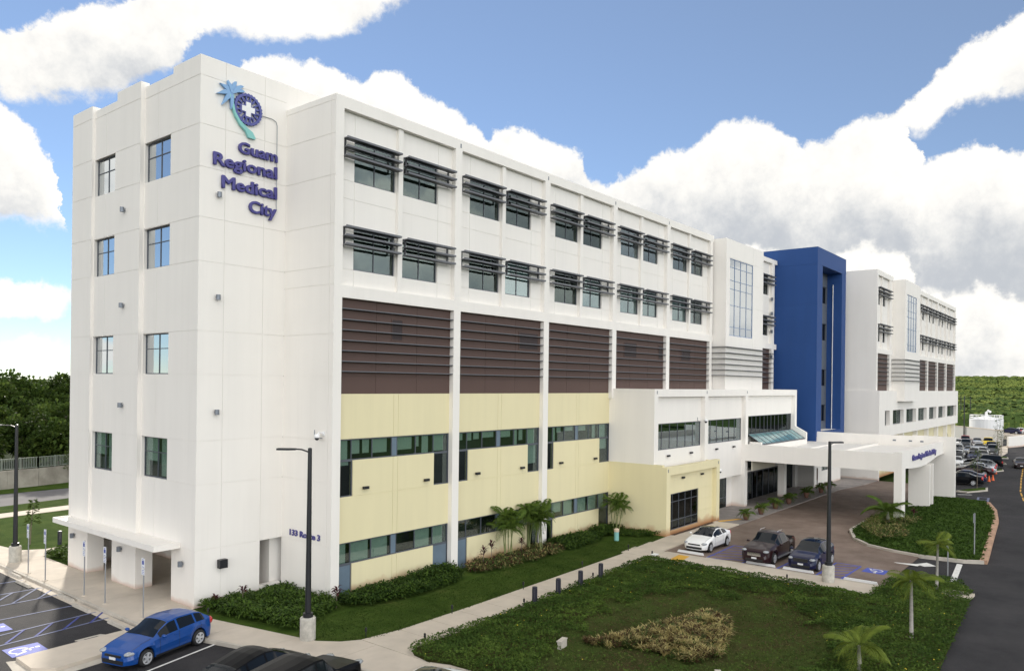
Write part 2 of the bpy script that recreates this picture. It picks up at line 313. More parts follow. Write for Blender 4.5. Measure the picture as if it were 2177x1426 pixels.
def window(ax, pos, u0, u1, z0, z1, cols=(), rows=(), fm=None, gm=None, fw=.06, rec=.12, blinds=(), solid=(), parent=None, mid=None, name='window'):
    """frame (the part) with its panes and blinds as sub-parts; blinds = {cell: drop fraction}"""
    fm = fm or MGF; gm = gm or MGL; mid = mid or fw*.7
    a, b = pos+rec, pos+rec+.07
    mb = MB(); us = [u0]+list(cols)+[u1]; zs = [z0]+list(rows)+[z1]
    pbox(mb, ax, a, b, (u0, u1, z0, z0+fw)); pbox(mb, ax, a, b, (u0, u1, z1-fw, z1))
    pbox(mb, ax, a, b, (u0, u0+fw, z0+fw, z1-fw)); pbox(mb, ax, a, b, (u1-fw, u1, z0+fw, z1-fw))
    for u in cols: pbox(mb, ax, a, b, (u-mid/2, u+mid/2, z0+fw, z1-fw))
    for z in rows:
        for i in range(len(us)-1):
            pbox(mb, ax, a, b, (us[i]+(mid/2 if i else fw), us[i+1]-(mid/2 if i < len(us)-2 else fw), z-mid/2, z+mid/2))
    w = obj(name, mb, fm, parent or HB)
    pp = (a+b)/2
    for i in range(len(us)-1):
        for j in range(len(zs)-1):
            r = (us[i]+(mid/2 if i else fw), us[i+1]-(mid/2 if i < len(us)-2 else fw), zs[j]+(mid/2 if j else fw), zs[j+1]-(mid/2 if j < len(zs)-2 else fw))
            if (i, j) in solid or i in solid:
                mb = MB(); pbox(mb, ax, a+.012, a+.03, r); obj('spandrel_panel', mb, MSP, w); continue
            mb = MB(); pbox(mb, ax, pp-.004, pp+.004, r); obj('pane', mb, gm, w)
    for (ua, ub, drop) in blinds:
        mb = MB(); pbox(mb, ax, pp+.10, pp+.112, (ua, ub, z1-(z1-z0)*drop, z1)); obj('blind', mb, MBLIND, w)
    return w
ZJ = [2.76, 5.93, 8.05, 11.28, 13.4, 16.77, 18.9, 21.33, 23.4, 25.75]
# -- tower at the near end
blk = [(0.0, 0.02, 5.55, 2.62, 26.72, 26.38, (2.80, 5.50), 4.1), (-.23, 5.55, 11.0, 8.25, 26.65, 26.2, (8.42, 10.93), 9.56), (-.38, 11.0, 13.6, 13.6, 26.46, 26.46, None, None)]
rnd = random.Random(3)
for (xp, y0, y1, ys, za, zb, w_, vj) in blk:
    holes = []
    if w_:
        for (a, b) in ((5.93, 8.03), (11.28, 13.38), (16.77, 18.87), (21.31, 23.38)): holes.append((w_[0], w_[1], a, b))
        holes.append(((2.25, 5.55, -1, 2.76) if y0 < 1 else (8.3, 11.0, -1, 2.76)))
        holes.append((ys, y1+1, zb, 99))
    wall('x', xp, .45, y0, y1, -.15, za, MW, [vj] if vj else [], ZJ, holes)
    if w_:
        for n_, (a, b) in enumerate(((5.93, 8.03), (11.28, 13.38), (16.77, 18.87), (21.31, 23.38))):
            md = (w_[0]+w_[1])/2-.1
            bl = [[(w_[0], md-.15, .95), (md+.1, w_[1]-.05, .6)], [(w_[0], w_[1], .7)], [(w_[0]+.05, md+.1, .85), (md+.2, w_[1], .6)], [(w_[0], w_[1], .5)]][n_]
            window('x', xp, w_[0], w_[1], a, b, [md], [b-.78], gm=MGT if n_ else MGL, rec=.16, blinds=bl)
wall('y', 0.0, .4, 0.0, 4.84, -.15, 26.72, MW, [1.34, 3.54], ZJ, [(3.55, 4.84, .38, 2.74)], bu0=.45)
mb = MB(); mb.box(4.84, 12, .02, .4, 20, 26.72); obj('wall', mb, MW, HB)
mb = MB(); mb.box(.5, 12, .42, 13.5, 25.2, 25.9); mb.box(11.6, 12, .4, 13.6, 20, 26.7); mb.box(-.3, 12, 13.2, 13.6, 2.76, 26.4); obj('roof', mb, MW, HB)
mb = MB(); mb.box(1.4, 4.8, 1.2, 13.0, 2.95, 25.1); obj('core', mb, MIN, HB)
mb = MB(); mb.box(.45, 4.6, .42, 13.2, 2.76, 2.9); obj('ceiling', mb, MW, HB); mb = MB(); mb.box(-.38, 4.4, .0, 13.2, -.3, -.004); obj('arcade_floor', mb, MCON, HB)
mb = MB(); mb.box(4.4, 5.19, .42, 13.2, -.1, 2.76); mb.box(0.0, 4.4, 13.2, 13.5, -.1, 2.76); obj('wall', mb, MW, HB)
for (y0, y1, xf) in ((.42, 2.25, .45), (5.55, 8.3, .22), (11.0, 13.2, .07)):   # thick piers of the arcade
    mb = MB(); mb.box(xf, xf+.45, y0, y1, -.1, 2.76); obj('pier', mb, MW, HB)
mb = MB(); mb.box(-1.35, -.385, 1.35, 13.3, 2.72, 2.93); mb.box(-.385, -.235, 1.35, 10.99, 2.72, 2.93); mb.box(-.235, -.005, 1.35, 5.54, 2.72, 2.93)
mb.box(-1.35, -1.27, 1.35, 13.3, 2.93, 3.0); mb.box(-1.27, -.39, 13.22, 13.3, 2.93, 3.0); mb.box(-1.27, -.01, 1.35, 1.43, 2.93, 3.0)
obj('entrance_canopy', mb, MW, HB)
# -- main block
YF, YW = -4.16, -3.86
wall('x', 4.84, .27, -4.16, 0.0, -.15, 25.35, MW, [-3.8], [2.76, 5.93, 8.05, 11.28, 13.4, 15.87, 16.77, 18.9, 21.33, 23.4, 25.05])
CS = [4.69, 13.57, 22.48, 31.36, 40.22, 48.98]
mb = MB(); mb.box(5.11, 49.7, YF, -3.5, 24.75, 25.35); obj('parapet', mb, MW, HB)
mb = MB(); mb.box(5.11, 49.7, YF, YW+.02, 15.25, 15.87); obj('band_beam', mb, MW, HB)
mb = MB(); mb.box(5.11, 66.8, -3.5, 14, 24.6, 24.75); mb.box(5.11, 66.8, 13.6, 14, 0, 25.35); obj('roof', mb, MW, HB)
mb = MB(); mb.box(5.2, 66.4, -2.6, 13.5, -.1, 24.5); obj('core', mb, MDK, HB)
for k, c in enumerate(CS):
    x0, x1 = (5.11, 5.36) if k == 0 else (c, c+.57)
    mb = MB(); mb.box(x0, x1, YF, YW+.02, -.15 if k < 3 else 10, 15.25); obj('column', mb, MW, HB)
    mb = MB(); mb.box(x0, x1, YF, YW+.02, 15.87, 24.75); obj('column', mb, MW, HB)
def sunshade(x0, x1, yf, z):
    mb = MB(); n = 2; mb.box(x0+.2, x1-.2, yf+.50, yf+.555, z-.55, z-.52)
    s = obj('sunshade', mb, MSH, HB)
    for i in range(n):
        x = x0+.25+(x1-x0-.5)*i/(n-1); mb = MB(); mb.box(x-.02, x+.02, yf+.42, yf+.555, z-.96, z-.06); obj('bracket', mb, MSH, s)
    for j in range(3):
        mb = MB(); zz = z-j*.44; L = (x1-x0)/3
        for q in range(3):
            a, b = x0+q*L+(.008 if q else 0), x0+(q+1)*L-(.008 if q < 2 else 0)
            mb.box(a, b, yf, yf+.03, zz-.10, zz); mb.box(a, b, yf+.03, yf+.42, zz-.10, zz-.055)
        obj('blade', mb, MSH, s)
def bay(c, d, yf, a=(1.60, 4.46), b=(4.97, 7.72), pil=(4.49, 4.82), x0=None, gl=MGL, shade=True, joints=True, blind_rows=()):
    """white wall of two storeys between the columns at c and d"""
    yw = yf+.30; u0 = x0 or c+.57
    holes = []; uj = [c+1.6, c+7.74] if joints else []
    for (za, zb) in ((16.75, 18.85), (21.27, 23.37)):
        holes += [(c+a[0], c+a[1], za, zb), (c+b[0], c+b[1], za, zb)]
    wall('y', yw, .25, u0, d, 15.87, 24.75, MW, uj, [16.74, 18.87, 20.33, 21.26], holes)
    mb = MB(); mb.box(c+pil[0], c+pil[1], yf+.11, yw-.002, 15.87, 24.75); obj('pilaster', mb, MW, HB)
    for r, (za, zb) in enumerate(((16.75, 18.85), (21.27, 23.37))):
        for q, w_ in enumerate((a, b)):
            g = gl
            if (r, q) in blind_rows: g = MGV
            bl = [(c+w_[0], c+w_[1], 1.0)] if (r, q) in blind_rows else []
            window('y', yw, c+w_[0], c+w_[1], za, zb, [c+(w_[0]+w_[1])/2], gm=g, rec=.10, blinds=bl)
    if shade:
        for z in (18.88, 23.34):
            sunshade(u0+.01, c+4.44, yf-.26, z); sunshade(c+4.87, c+8.73 if d-c > 8.5 else d-.1, yf-.26, z)
def slats(x0, x1, ya, yb, side=None, zs=(14.74, 14.2, 13.67, 13.14, 12.61, 12.07, 11.56)):
    for z in zs:
        mb = MB(); mb.box(x0, x1, ya, yb, z-.045, z)
        if side is not None: mb.box(x0-.001, x0+.25, yb, side, z-.045, z)
        obj('louvre_slat', mb, MSH, HB)
def vent(x0, x1, z0, z1, y):
    mb = MB(); mb.box(x0, x1, y-.03, y-.002, z0, z0+.06); mb.box(x0, x1, y-.03, y-.002, z1-.06, z1); mb.box(x0, x0+.06, y-.03, y-.002, z0+.06, z1-.06); mb.box(x1-.06, x1, y-.03, y-.002, z0+.06, z1-.06)
    v = obj('vent_grille', mb, MBR, HB)
    mb = MB(); mb.box(x0+.06, x1-.06, y-.008, y-.003, z0+.06, z1-.06); n = int((z1-z0)/.09)
    for i in range(n): z = z0+.08+i*(z1-z0-.16)/n; mb.box(x0+.06, x1-.06, y-.028, y-.01, z, z+.03)
    obj('vent_slats', mb, mat('vent_dark', (.05, .035, .035), .7) if 'vent_dark' not in bpy.data.materials else bpy.data.materials['vent_dark'], v)
VB = {3: ((0, 0), (0, 1)), 4: ((0, 0), (1, 0))}
for k in range(5):
    c, d = CS[k], CS[k+1]; u0 = 5.36 if k == 0 else c+.57
    bay(c, d, YF, x0=u0, gl=MGV if k >= 3 else MGU, blind_rows={0: (), 1: ((0, 1),), 2: ((0, 1),), 3: ((0, 0), (0, 1)), 4: ((0, 0),)}[k] or ((9, 9),))
    wall('y', YW, .25, u0, d, 10.39, 15.25, MBR, [c+3.2, c+6.18], [11.3])
    slats(u0, d, YF+.02, YW)
for v in ((8.94, 9.79, 13.26, 14.45), (20.1, 22.2, 13.26, 14.43), (33.6, 35.6, 13.24, 14.44), (39.3, 40.1, 13.24, 14.44), (43.6, 45.5, 13.26, 14.4)): vent(*v, YW)
BL2 = [[(.6, 1.5, .95), (1.8, 2.3, .72), (2.5, 2.95, .72), (3.15, 4.2, .75), (4.95, 6.05, .7), (6.3, 6.6, .6), (6.85, 7.35, .97), (7.7, 8.6, .9)],
       [(.6, 1.4, .45), (1.75, 2.2, .5), (2.4, 2.9, .45), (3.15, 4.3, .4), (4.9, 6.0, .45), (6.3, 6.7, .95), (6.9, 7.3, .7), (7.7, 8.6, 1.0)],
       [(.6, 1.2, .7), (1.75, 2.1, .95), (2.3, 2.8, .4), (3.15, 4.3, .35), (4.9, 6.0, .4), (6.3, 6.5, .9), (6.9, 7.3, .95), (7.7, 8.7, 1.0)]]
BL1 = [[(.6, 1.45, .96), (1.8, 2.95, .97), (3.15, 4.3, .97), (6.35, 7.5, .97), (7.75, 8.6, .97)], [(4.9, 6.1, .95), (6.3, 7.5, .9)], [(.6, 1.3, .7), (1.75, 2.9, .68), (3.15, 4.3, .97), (4.95, 6.1, .97), (6.35, 7.5, .97), (7.75, 8.6, .97)]]
for k in range(3):
    c, d = CS[k], CS[k+1]; u0 = 5.36 if k == 0 else c+.57; u1 = d if k < 2 else 31.5
    l1, r0 = c+1.73, c+7.66
    holes = [(u0, u1, 6.97, 8.07), (u0, l1, 5.12, 6.97), (r0, u1, 5.12, 6.97), (u0, u1, 1.65, 2.78), (u0, l1, -.2, 1.65), (r0, u1, -.2, 1.65)]
    wall('y', YW, .25, u0, u1, -.15, 10.39, MY, [c+4.50, c+4.84], [5.11, 8.07], [*holes])
    wj = [c+3.2, c+6.18]
    mul = [c+1.66, c+3.06, c+4.45, c+4.83, c+6.24, c+7.66]
    window('y', YW, u0, u1, 6.97, 8.07, mul, rec=.06, blinds=[(c+a, min(c+b, u1), f) for a, b, f in BL2[k]], solid=(3,))
    window('y', YW, u0, l1, 5.12, 6.97, rec=.06, blinds=[(u0, l1-.15, .14)] if k == 0 else []); window('y', YW, r0, u1, 5.12, 6.97, rec=.06, blinds=[(r0, u1-.15, (0, .7, .45)[k])] if k else [])
    window('y', YW, u0, u1, 1.65, 2.78, mul, rec=.06, blinds=[(c+a, min(c+b, u1), f) for a, b, f in BL1[k]], solid=(3,))
    window('y', YW, u0, l1, -.15, 1.65, rec=.06, solid=(0,) if k < 2 else ()); window('y', YW, r0, u1, -.15, 1.65, rec=.06, solid=(0,) if k == 0 else ())
# fine seams of the yellow storey
# -- annex over the entrance
YA, YR = -7.755, -7.40
wall('x', 31.5, .3, YA, YW, 5.15, 10.75, MW, [], [])
mb = MB(); mb.box(31.8, 63.0, YA, YR+.02, 10.16, 10.75); obj('parapet', mb, MW, HB)
for (x0, x1, z0) in ((31.8, 32.1, 5.0), (40.26, 40.87, 2.94), (48.97, 49.57, -.12), (62.4, 63.0, 2.94)):
    mb = MB(); mb.box(x0, x1, YA, YR+.02, z0, 10.16); obj('column', mb, MW, HB)
mb = MB(); mb.box(31.8, 63.0, YR+.02, -3.87, 10.0, 10.2); mb.box(62.7, 63, YR+.3, -3.9, 4, 10.75); obj('roof', mb, MW, HB)
wall('y', YR, .25, 32.1, 40.26, 4.3, 10.16, MW, [], [], [(32.8, 40.24, 6.1, 8.12)]); window('y', YR, 32.8, 40.24, 6.1, 8.12, [33.45, 34.77, 36.12, 37.5, 38.84], rec=.05, blinds=[(32.85, 33.2, .8), (38.9, 39.7, .75)], gm=MGS)
wall('y', YR, .25, 40.87, 48.97, 2.94, 10.16, MW, [], [], [(41.7, 48.87, 6.12, 8.14)]); window('y', YR, 41.7, 48.87, 6.12, 8.14, [42.24, 43.55, 44.85, 46.19, 47.43], rec=.05, blinds=[(47.5, 48.2, .5)], gm=MGS)
wall('y', YR, .25, 49.57, 62.4, 4.2, 10.16, MW, [], [], [(50.5, 62.39, 6.3, 8.26)]); window('y', YR, 50.5, 62.39, 6.3, 8.26, [51.55, 52.6, 53.65, 54.72, 55.6, 56.6, 57.62, 58.7, 59.8, 61.3], rec=.05, gm=MGD)
mb = MB(); mb.box(40.87, 66.8, YR+.25, -4.2, 2.94, 3.1); obj('soffit', mb, MW, HB)
mb = MB(); mb.box(32.3, 62.2, -6.1, -4.3, 5.3, 9.8); mb.box(41, 66, -5.2, -4.3, 0, 2.9); obj('core', mb, MDK, HB)
# yellow ground floor box
YB, YC = -8.83, -8.47
wall('x', 31.5, .3, YC, YW, -.15, 5.15, MY); mb = MB(); mb.box(31.5, 31.8, YB, YC, -.15, 5.0); obj('column', mb, MY, HB)
mb = MB(); mb.box(31.8, 40.87, YB, YC+.02, 4.4, 5.0); obj('parapet', mb, MY, HB)
mb = MB(); mb.box(31.8, 32.1, YB, YC+.02, -.15, 4.4); obj('column', mb, MY, HB)
mb = MB(); mb.box(40.28, 40.87, YB, YC+.02, -.15, 4.4); obj('column', mb, MY, HB)
mb = MB(); mb.box(40.57, 40.86, YC+.02, -6.4, -.15, 4.9); mb.box(31.8, 40.86, YC+.02, YA-.01, 4.2, 4.35); obj('wall', mb, MY, HB)
wall('y', YC, .25, 32.1, 40.28, -.15, 4.4, MY, [], [1.1, 2.0, 2.9], [(32.85, 37.65, .17, 2.9)]); window('y', YC, 32.85, 37.65, .17, 2.9, [33.24, 34.33, 35.4, 36.5], [.86, 2.27], rec=.06, gm=MGD)
mb = MB(); mb.box(32.0, 40.3, -7.2, -4.4, 0, 4.1); obj('core', mb, MDK, HB)
# glazed entrance walls
window('y', -6.5, 40.9, 47.75, -.08, 2.94, [42.5, 44.2, 45.9], [.9], rec=0, gm=MGD); mb = MB(); mb.box(47.75, 48.97, -6.5, -6.2, -.1, 2.94); obj('wall', mb, MW, HB)
window('y', -6.3, 49.6, 66.3, -.08, 4.2, [51.2, 52.4, 53.5, 54.6, 55.8, 57.4, 59, 60.6, 62.2, 64], [2.6], rec=0, gm=MGD)
mb = MB(); mb.box(57.9, 58.65, -8.25, -7.62, -.12, 4.3); obj('column', mb, MW, HB)
mb = MB(); mb.box(48.98, 49.57, YR+.02, -6.3, -.12, 4.2); obj('wall', mb, MW, HB)
# -- glazed stair bay
def stair_bay(x0, x1, y, z0, zs_, yin):
    wall('x', x0, .3, y, yin, z0, 25.06, MW, [], [14.82, 18.9, 21.2, 23.3])
    wx = (x0+.85, x0+6.65)
    wall('y', y, .3, x0+.3, x1, z0, 25.06, MW, [x0+6.7], [14.82, 18.9, 21.2, 23.3], [(*wx, 15.87, 23.25)])
    window('y', y, *wx, 15.87, 23.25, [x0+2.1, x0+3.55, x0+5.05], [16.71, 18.8, 20.35, 21.18, 22.43], fm=MBF, gm=MGB, rec=.03)
    mb = MB(); mb.box(x0+.3, x1, y+.3, yin, 24.7, 24.85); mb.box(x1-.3, x1, y+.3, yin, z0, 25.06); mb.box(x0+.3, x1-.3, y+.3, yin, z0, z0+.2); obj('roof', mb, MW, HB)
    mb = MB(); mb.box(x0+.4, x1-.4, yin-.4, yin-.3, 15, 24.5); obj('core', mb, mat('pale_room', (.55, .58, .58), .9), HB)
    for z in zs_:
        mb = MB(); mb.box(x0-.32, x1+.05, y-.34, y-.002, z-.05, z); mb.box(x0-.32, x0-.002, y-.002, yin-.05, z-.05, z); obj('louvre_slat', mb, MSH, HB)
ZS = (14.78, 14.23, 13.69, 13.14, 12.62, 12.09)
stair_bay(49.75, 59.25, -5.4, 10.2, ZS, YW)
# -- last bay beside the blue tower
mb = MB(); mb.box(59.25, 66.75, YF, -3.5, 24.75, 25.22); obj('parapet', mb, MW, HB)
mb = MB(); mb.box(59.25, 66.75, YF, YW+.02, 15.22, 15.8); obj('band_beam', mb, MW, HB)
mb = MB(); mb.box(65.3, 65.95, YF, YW+.02, 10.2, 15.22); mb.box(65.3, 65.95, YF, YW+.02, 15.8, 24.75); obj('column', mb, MW, HB)
wall('y', YW, .25, 59.25, 66.8, 15.8, 24.75, MW, [], [20.3], [(61.6, 64.95, 16.7, 18.8), (61.6, 64.95, 21.2, 23.3)])
for z in (16.7, 21.2): window('y', YW, 61.6, 64.95, z, z+2.1, [63.2], gm=MGD); sunshade(60, 65.8, YF-.26, z+2.1)
wall('y', YW, .25, 59.25, 65.3, 10.2, 15.22, MBR, [62, 64.6], [11.3]); slats(59.25, 65.9, YF-.1, YW)
for z in (14.2, 17, 19.0, 20.6): mb = MB(); mb.box(65.1, 65.28, YF-.12, YF+.1, z, z+.35); obj('wall_fixture', mb, MFIX, HB)
# -- blue stair tower
XB0, XB1, YB2 = 66.9, 77.8, -8.55
wall('x', XB0, .3, YB2, 9.0, 5.0, 26.45, MBL, [-2], [15.8, 20.2, 24.55])
wall('y', YB2, .4, XB0+.3, XB1, 5.6, 26.45, MBL, [], [15.8, 20.2, 24.55], [(68.7, 76.2, 6.1, 24.58)])
mb = MB(); mb.box(XB1-.3, XB1, YB2+.4, 9, 5.6, 26.45); mb.box(XB0+.3, XB1-.3, YB2+.4, 9, 25.9, 26.1); mb.box(XB0+.3, XB1-.3, 8.7, 9, 5, 26.4)
mb.box(76.2, 76.6, YB2+.4, -6.85, 6.1, 24.6); mb.box(68.3, 68.7, YB2+.4, -6.85, 6.1, 24.6); mb.box(68.7, 76.2, YB2+.4, -6.85, 24.58, 25.0); obj('reveal', mb, MBL, HB)
mb = MB(); mb.box(68.7, 76.2, YB2+.4, -6.85, 5.7, 6.1); obj('ledge', mb, MW, HB)
BW = [(z, z+2.0) for z in (7.0, 11.2, 16.6, 21.0)]
wall('y', -6.85, .25, 68.3, 76.6, 5.7, 25.0, mat('tower_grey', (.10, .115, .14), .6), [], [15.8, 20.2, 10.4, 13.5], [(74.0, 76.0, a, b) for a, b in BW])
for a, b in BW: window('y', -6.85, 74.0, 76.0, a, b, [75.0], gm=MGD)
mb = MB(); mb.tube([(76.1, -7.55, 6.1), (76.1, -7.55, 23.3)], .05, 6); obj('downpipe', mb, MWH, HB)
mb = MB(); mb.box(67.2, 77.4, -6.3, 8.6, 5.7, 25.8); obj('core', mb, MDK, HB)
wall('y', -8.3, .3, 67.5, 77.4, -.12, 5.58, MW, [], [], [(70.0, 72.6, 1.6, 4.0)]); window('y', -8.3, 70.0, 72.6, 1.6, 4.0, [71.3], gm=MGL)
mb = MB(); mb.box(67.2, 67.5, -8.3, 0, -.12, 5.0); mb.box(66.3, 67.2, -6.6, -6.2, -.12, 5); mb.box(67.2, 77.4, -7, 8, 4.6, 4.9); obj('wall', mb, mat('grey_paint', (.42, .41, .39), .7), HB)
# -- far wing
YV = -11.55
wall('x', 80.0, .3, YV, 10, 10.72, 25.35, MW, [-5], [15.87, 21.3])
wall('x', 79.9, .3, -11.95, 10, -.12, 10.72, MW, [-5], [5.2])
mb = MB(); mb.box(77.4, 79.9, -2, -1.7, 0, 25); obj('wall', mb, MW, HB)
CW = [80.0, 86.6]
mb = MB(); mb.box(80.3, 88.2, YV, YV+.6, 24.75, 25.35); obj('parapet', mb, MW, HB)
mb = MB(); mb.box(80.3, 88.2, YV, YV+.32, 15.27, 15.87); obj('band_beam', mb, MW, HB)
for (x0, x1) in ((80.3, 80.6), (86.6, 87.1)):
    mb = MB(); mb.box(x0, x1, YV, YV+.32, 10.72, 15.27); mb.box(x0, x1, YV, YV+.32, 15.87, 24.75); obj('column', mb, MW, HB)
bay(79.6, 86.6, YV, a=(1.3, 3.2), b=(3.9, 5.8), pil=(3.4, 3.7), x0=80.6, gl=MGD, shade=False, joints=False)
for z in (18.88, 23.34): sunshade(80.5, 83.6, YV-.26, z); sunshade(83.8, 87.2, YV-.26, z)
wall('y', YV+.3, .2, 80.6, 86.6, 10.72, 15.27, MBR, [83], [11.3]); slats(80.6, 86.7, YV+.02, YV+.3)
wall('y', YV+.3, .2, 87.1, 89.2, 10.72, 25.0, MW)
stair_bay(89.2, 98.3, -12.8, 9.35, ZS, YV+.3)
CW = [96.4, 102.9, 110.6, 118.4, 126.0, 134.5]
mb = MB(); mb.box(98.3, 135.1, YV, YV+.6, 24.75, 25.35); obj('parapet', mb, MW, HB)
mb = MB(); mb.box(98.3, 135.1, YV, YV+.32, 15.25, 15.87); obj('band_beam', mb, MW, HB)
for c in CW[1:]:
    mb = MB(); mb.box(c, c+.6, YV, YV+.32, 10.72, 15.25); mb.box(c, c+.6, YV, YV+.32, 15.87, 24.75); obj('column', mb, MW, HB)
for k in range(1, 5):
    c, d = CW[k], CW[k+1]
    bay(c, d, YV, a=(1.2, 3.4), b=(4.4, 6.4), pil=(3.75, 4.05), gl=MGD, shade=False, joints=False)
    for z in (18.88, 23.34): sunshade(c+.3, c+3.7, YV-.26, z); sunshade(c+4.0, d+.2, YV-.26, z)
    wall('y', YV+.3, .2, c+.6, d, 10.72, 15.25, MBR, [], [11.3]); slats(c+.6, d, YV+.02, YV+.3)
wall('y', YV+.3, .2, 98.3, 102.9, 10.72, 24.75, MW); slats(98.3, 102.9, YV+.02, YV+.3)
mb = MB(); mb.box(80.3, 135.1, YV+.6, 10, 24.5, 24.75); mb.box(134.8, 135.1, YV+.35, 10, 0, 25.35); mb.box(80.3, 135, 9.7, 10, 0, 25.3); obj('roof', mb, MW, HB)
mb = MB(); mb.box(81, 134.5, -10, 9.5, 0, 24.3); obj('core', mb, MDK, HB)
WO = [(82.75, 85.3), (86.9, 93.0), (94.6, 100.75), (102.25, 108.3), (110.0, 115.7), (117.35, 123.4), (125.0, 133.9)]
wall('y', -11.95, .6, 80.2, 135.4, 5.1, 10.72, MW, [], [], [(a, b, 6.4, 8.25) for a, b in WO])
for a, b in WO: window('y', -11.95, a, b, 6.4, 8.25, [a+(b-a)*.5], rec=.45, gm=MGL)
mb = MB(); mb.box(135.1, 135.4, -11.35, 9, 5.1, 10.72); mb.box(80.2, 135.1, -11.35, -10.2, 10.4, 10.6); mb.box(80.2, 135.4, -11.35, -10, 5.1, 5.3); obj('wall', mb, MW, HB)
wall('y', -11.1, .25, 80.2, 135.0, -.12, 5.1, MY, [], [], [(x, x+3.5, 1.2, 3.3) for x in (96, 104, 112, 120, 128)])
for x in (96, 104, 112, 120, 128): window('y', -11.1, x, x+3.5, 1.2, 3.3, [x+1.7])
for x in (94.6, 103.2, 111.1, 118.9, 126.9, 134.6): mb = MB(); mb.box(x-.3, x+.3, -11.65, -11.11, -.12, 5.1); obj('column', mb, MW, HB)
# -- drive-through canopy in front of the entrance
mb = MB(); mb.box(48.97, 49.5, -20.27, YA-.003, 4.22, 5.72); obj('canopy_beam', mb, MW, HB)
mb = MB(); mb.box(48.97, 50.3, -20.85, -20.27, -.12, 5.85); obj('canopy_column', mb, MW, HB)
N = 16; vs_, fs = [], []
for i in range(N+1):
    x = 50.3+(67.3-50.3)*i/N; t = i/N; zb = 4.42-.30*math.sin(math.pi*min(1, t*1.25))**1.0 + .35*max(0, t-.45)
    for y in (-20.85, -20.45): vs_ += [(x, y, zb), (x, y, 5.82-.07*t)]
for i in range(N):
    a = i*4; b = a+4
    fs += [(a, b, b+1, a+1), (a+2, a+3, b+3, b+2), (a+1, b+1, b+3, a+3), (a, a+2, b+2, b)]
mb = MB(); mb.add(vs_, fs); obj('canopy_fascia', mb, MW, HB)
mb = MB(); mb.box(49.5, 67.3, -20.45, YR-.37, 4.85, 5.12); mb.box(49.6, 67.2, -14.9, -14.6, 5.12, 5.32); mb.box(49.6, 67.2, -11.4, -11.2, 5.12, 5.24); obj('canopy_roof', mb, MW, HB)
mb = MB(); mb.box(67.3, 67.72, -21.87, -18.0, -.12, 6.26); mb.box(67.3, 67.72, -18.0, -8.4, 4.3, 6.18); obj('canopy_side_wall', mb, MW, HB)
for (x, ) in ((58.5,), (60.0,)): mb = MB(); mb.box(x, x+.24, -21.2, -19.45, -.12, 4.15); obj('canopy_fin', mb, MW, HB)
for x in (62.0, 63.0, 63.7): mb = MB(); mb.box(67.27, 67.299, -16.5-(x-62)*1.5, -16.2-(x-62)*1.5, 5.6, 5.75); obj('vent_cap', mb, MFIX, HB)
# sloping rooflight between annex and canopy
mb = MB(); mb.box(62.4, 62.75, -8.95, YA, 5.12, 6.3); mb.add([(62.4, -8.95, 6.3), (62.75, -8.95, 6.3), (62.75, YA, 6.95), (62.4, YA, 6.95), (62.4, YA, 6.3), (62.75, YA, 6.3)], [(0,1,2,3),(0,3,4),(1,5,2),(3,2,5,4)])
mb.box(50.0, 50.3, -8.85, YA, 5.12, 5.9); mb.box(50.3, 62.4, -8.95, -8.75, 5.12, 5.62); obj('rooflight_kerb', mb, MW, HB)
rl = MB(); n = 9
P0, P1 = (-7.5, 6.52), (-8.80, 5.68)
for i in range(n+1):
    x = 50.35+12.0*i/n; rl.add([(x-.04, P0[0], P0[1]), (x+.04, P0[0], P0[1]), (x+.04, P1[0], P1[1]), (x-.04, P1[0], P1[1]), (x-.04, P0[0], P0[1]+.07), (x+.04, P0[0], P0[1]+.07), (x+.04, P1[0], P1[1]+.07), (x-.04, P1[0], P1[1]+.07)], [(0,1,2,3),(7,6,5,4),(0,4,5,1),(1,5,6,2),(2,6,7,3),(3,7,4,0)])
rl.box(50.3, 62.4, P1[0]-.06, P1[0]+.02, P1[1]-.02, P1[1]+.06); rl.box(50.3, 62.4, P0[0]-.02, P0[0]+.06, P0[1]-.02, P0[1]+.08)
rlo = obj('rooflight', rl, MGF, HB)
MRL = mat('rooflight_glass', (.16, .30, .31), .08, spec=.8, var=.25, vscale=.5)
for i in range(n):
    x = 50.35+12.0*i/n+.05; x2 = 50.35+12.0*(i+1)/n-.05
    mb = MB(); mb.add([(x, P0[0], P0[1]+.04), (x2, P0[0], P0[1]+.04), (x2, P1[0], P1[1]+.04), (x, P1[0], P1[1]+.04), (x, P0[0], P0[1]+.02), (x2, P0[0], P0[1]+.02), (x2, P1[0], P1[1]+.02), (x, P1[0], P1[1]+.02)], [(0,3,2,1),(4,5,6,7),(0,1,5,4),(1,2,6,5),(2,3,7,6),(3,0,4,7)]); obj('pane', mb, MRL, rlo)
mb = MB(); mb.box(49.6, 55.5, -8.2, -8.1, 3.3, 4.4); obj('soffit_panel', mb, mat('cream_paint', (.62, .58, .47), .7), HB)
# small openings in the parapets
for x, y, z in ((14.0, YF, 25.0), (22.8, YF, 25.0), (31.6, YF, 25.0), (40.5, YF, 25.0), (31.9, YA, 10.5), (40.6, YA, 10.5), (49.3, YA, 10.5), (31.75, YB, 4.75), (40.6, YB, 4.75)):
    mb = MB(); mb.box(x-.05, x+.05, y-.012, y-.002, z-.12, z+.12); obj('scupper', mb, MFIX, HB)
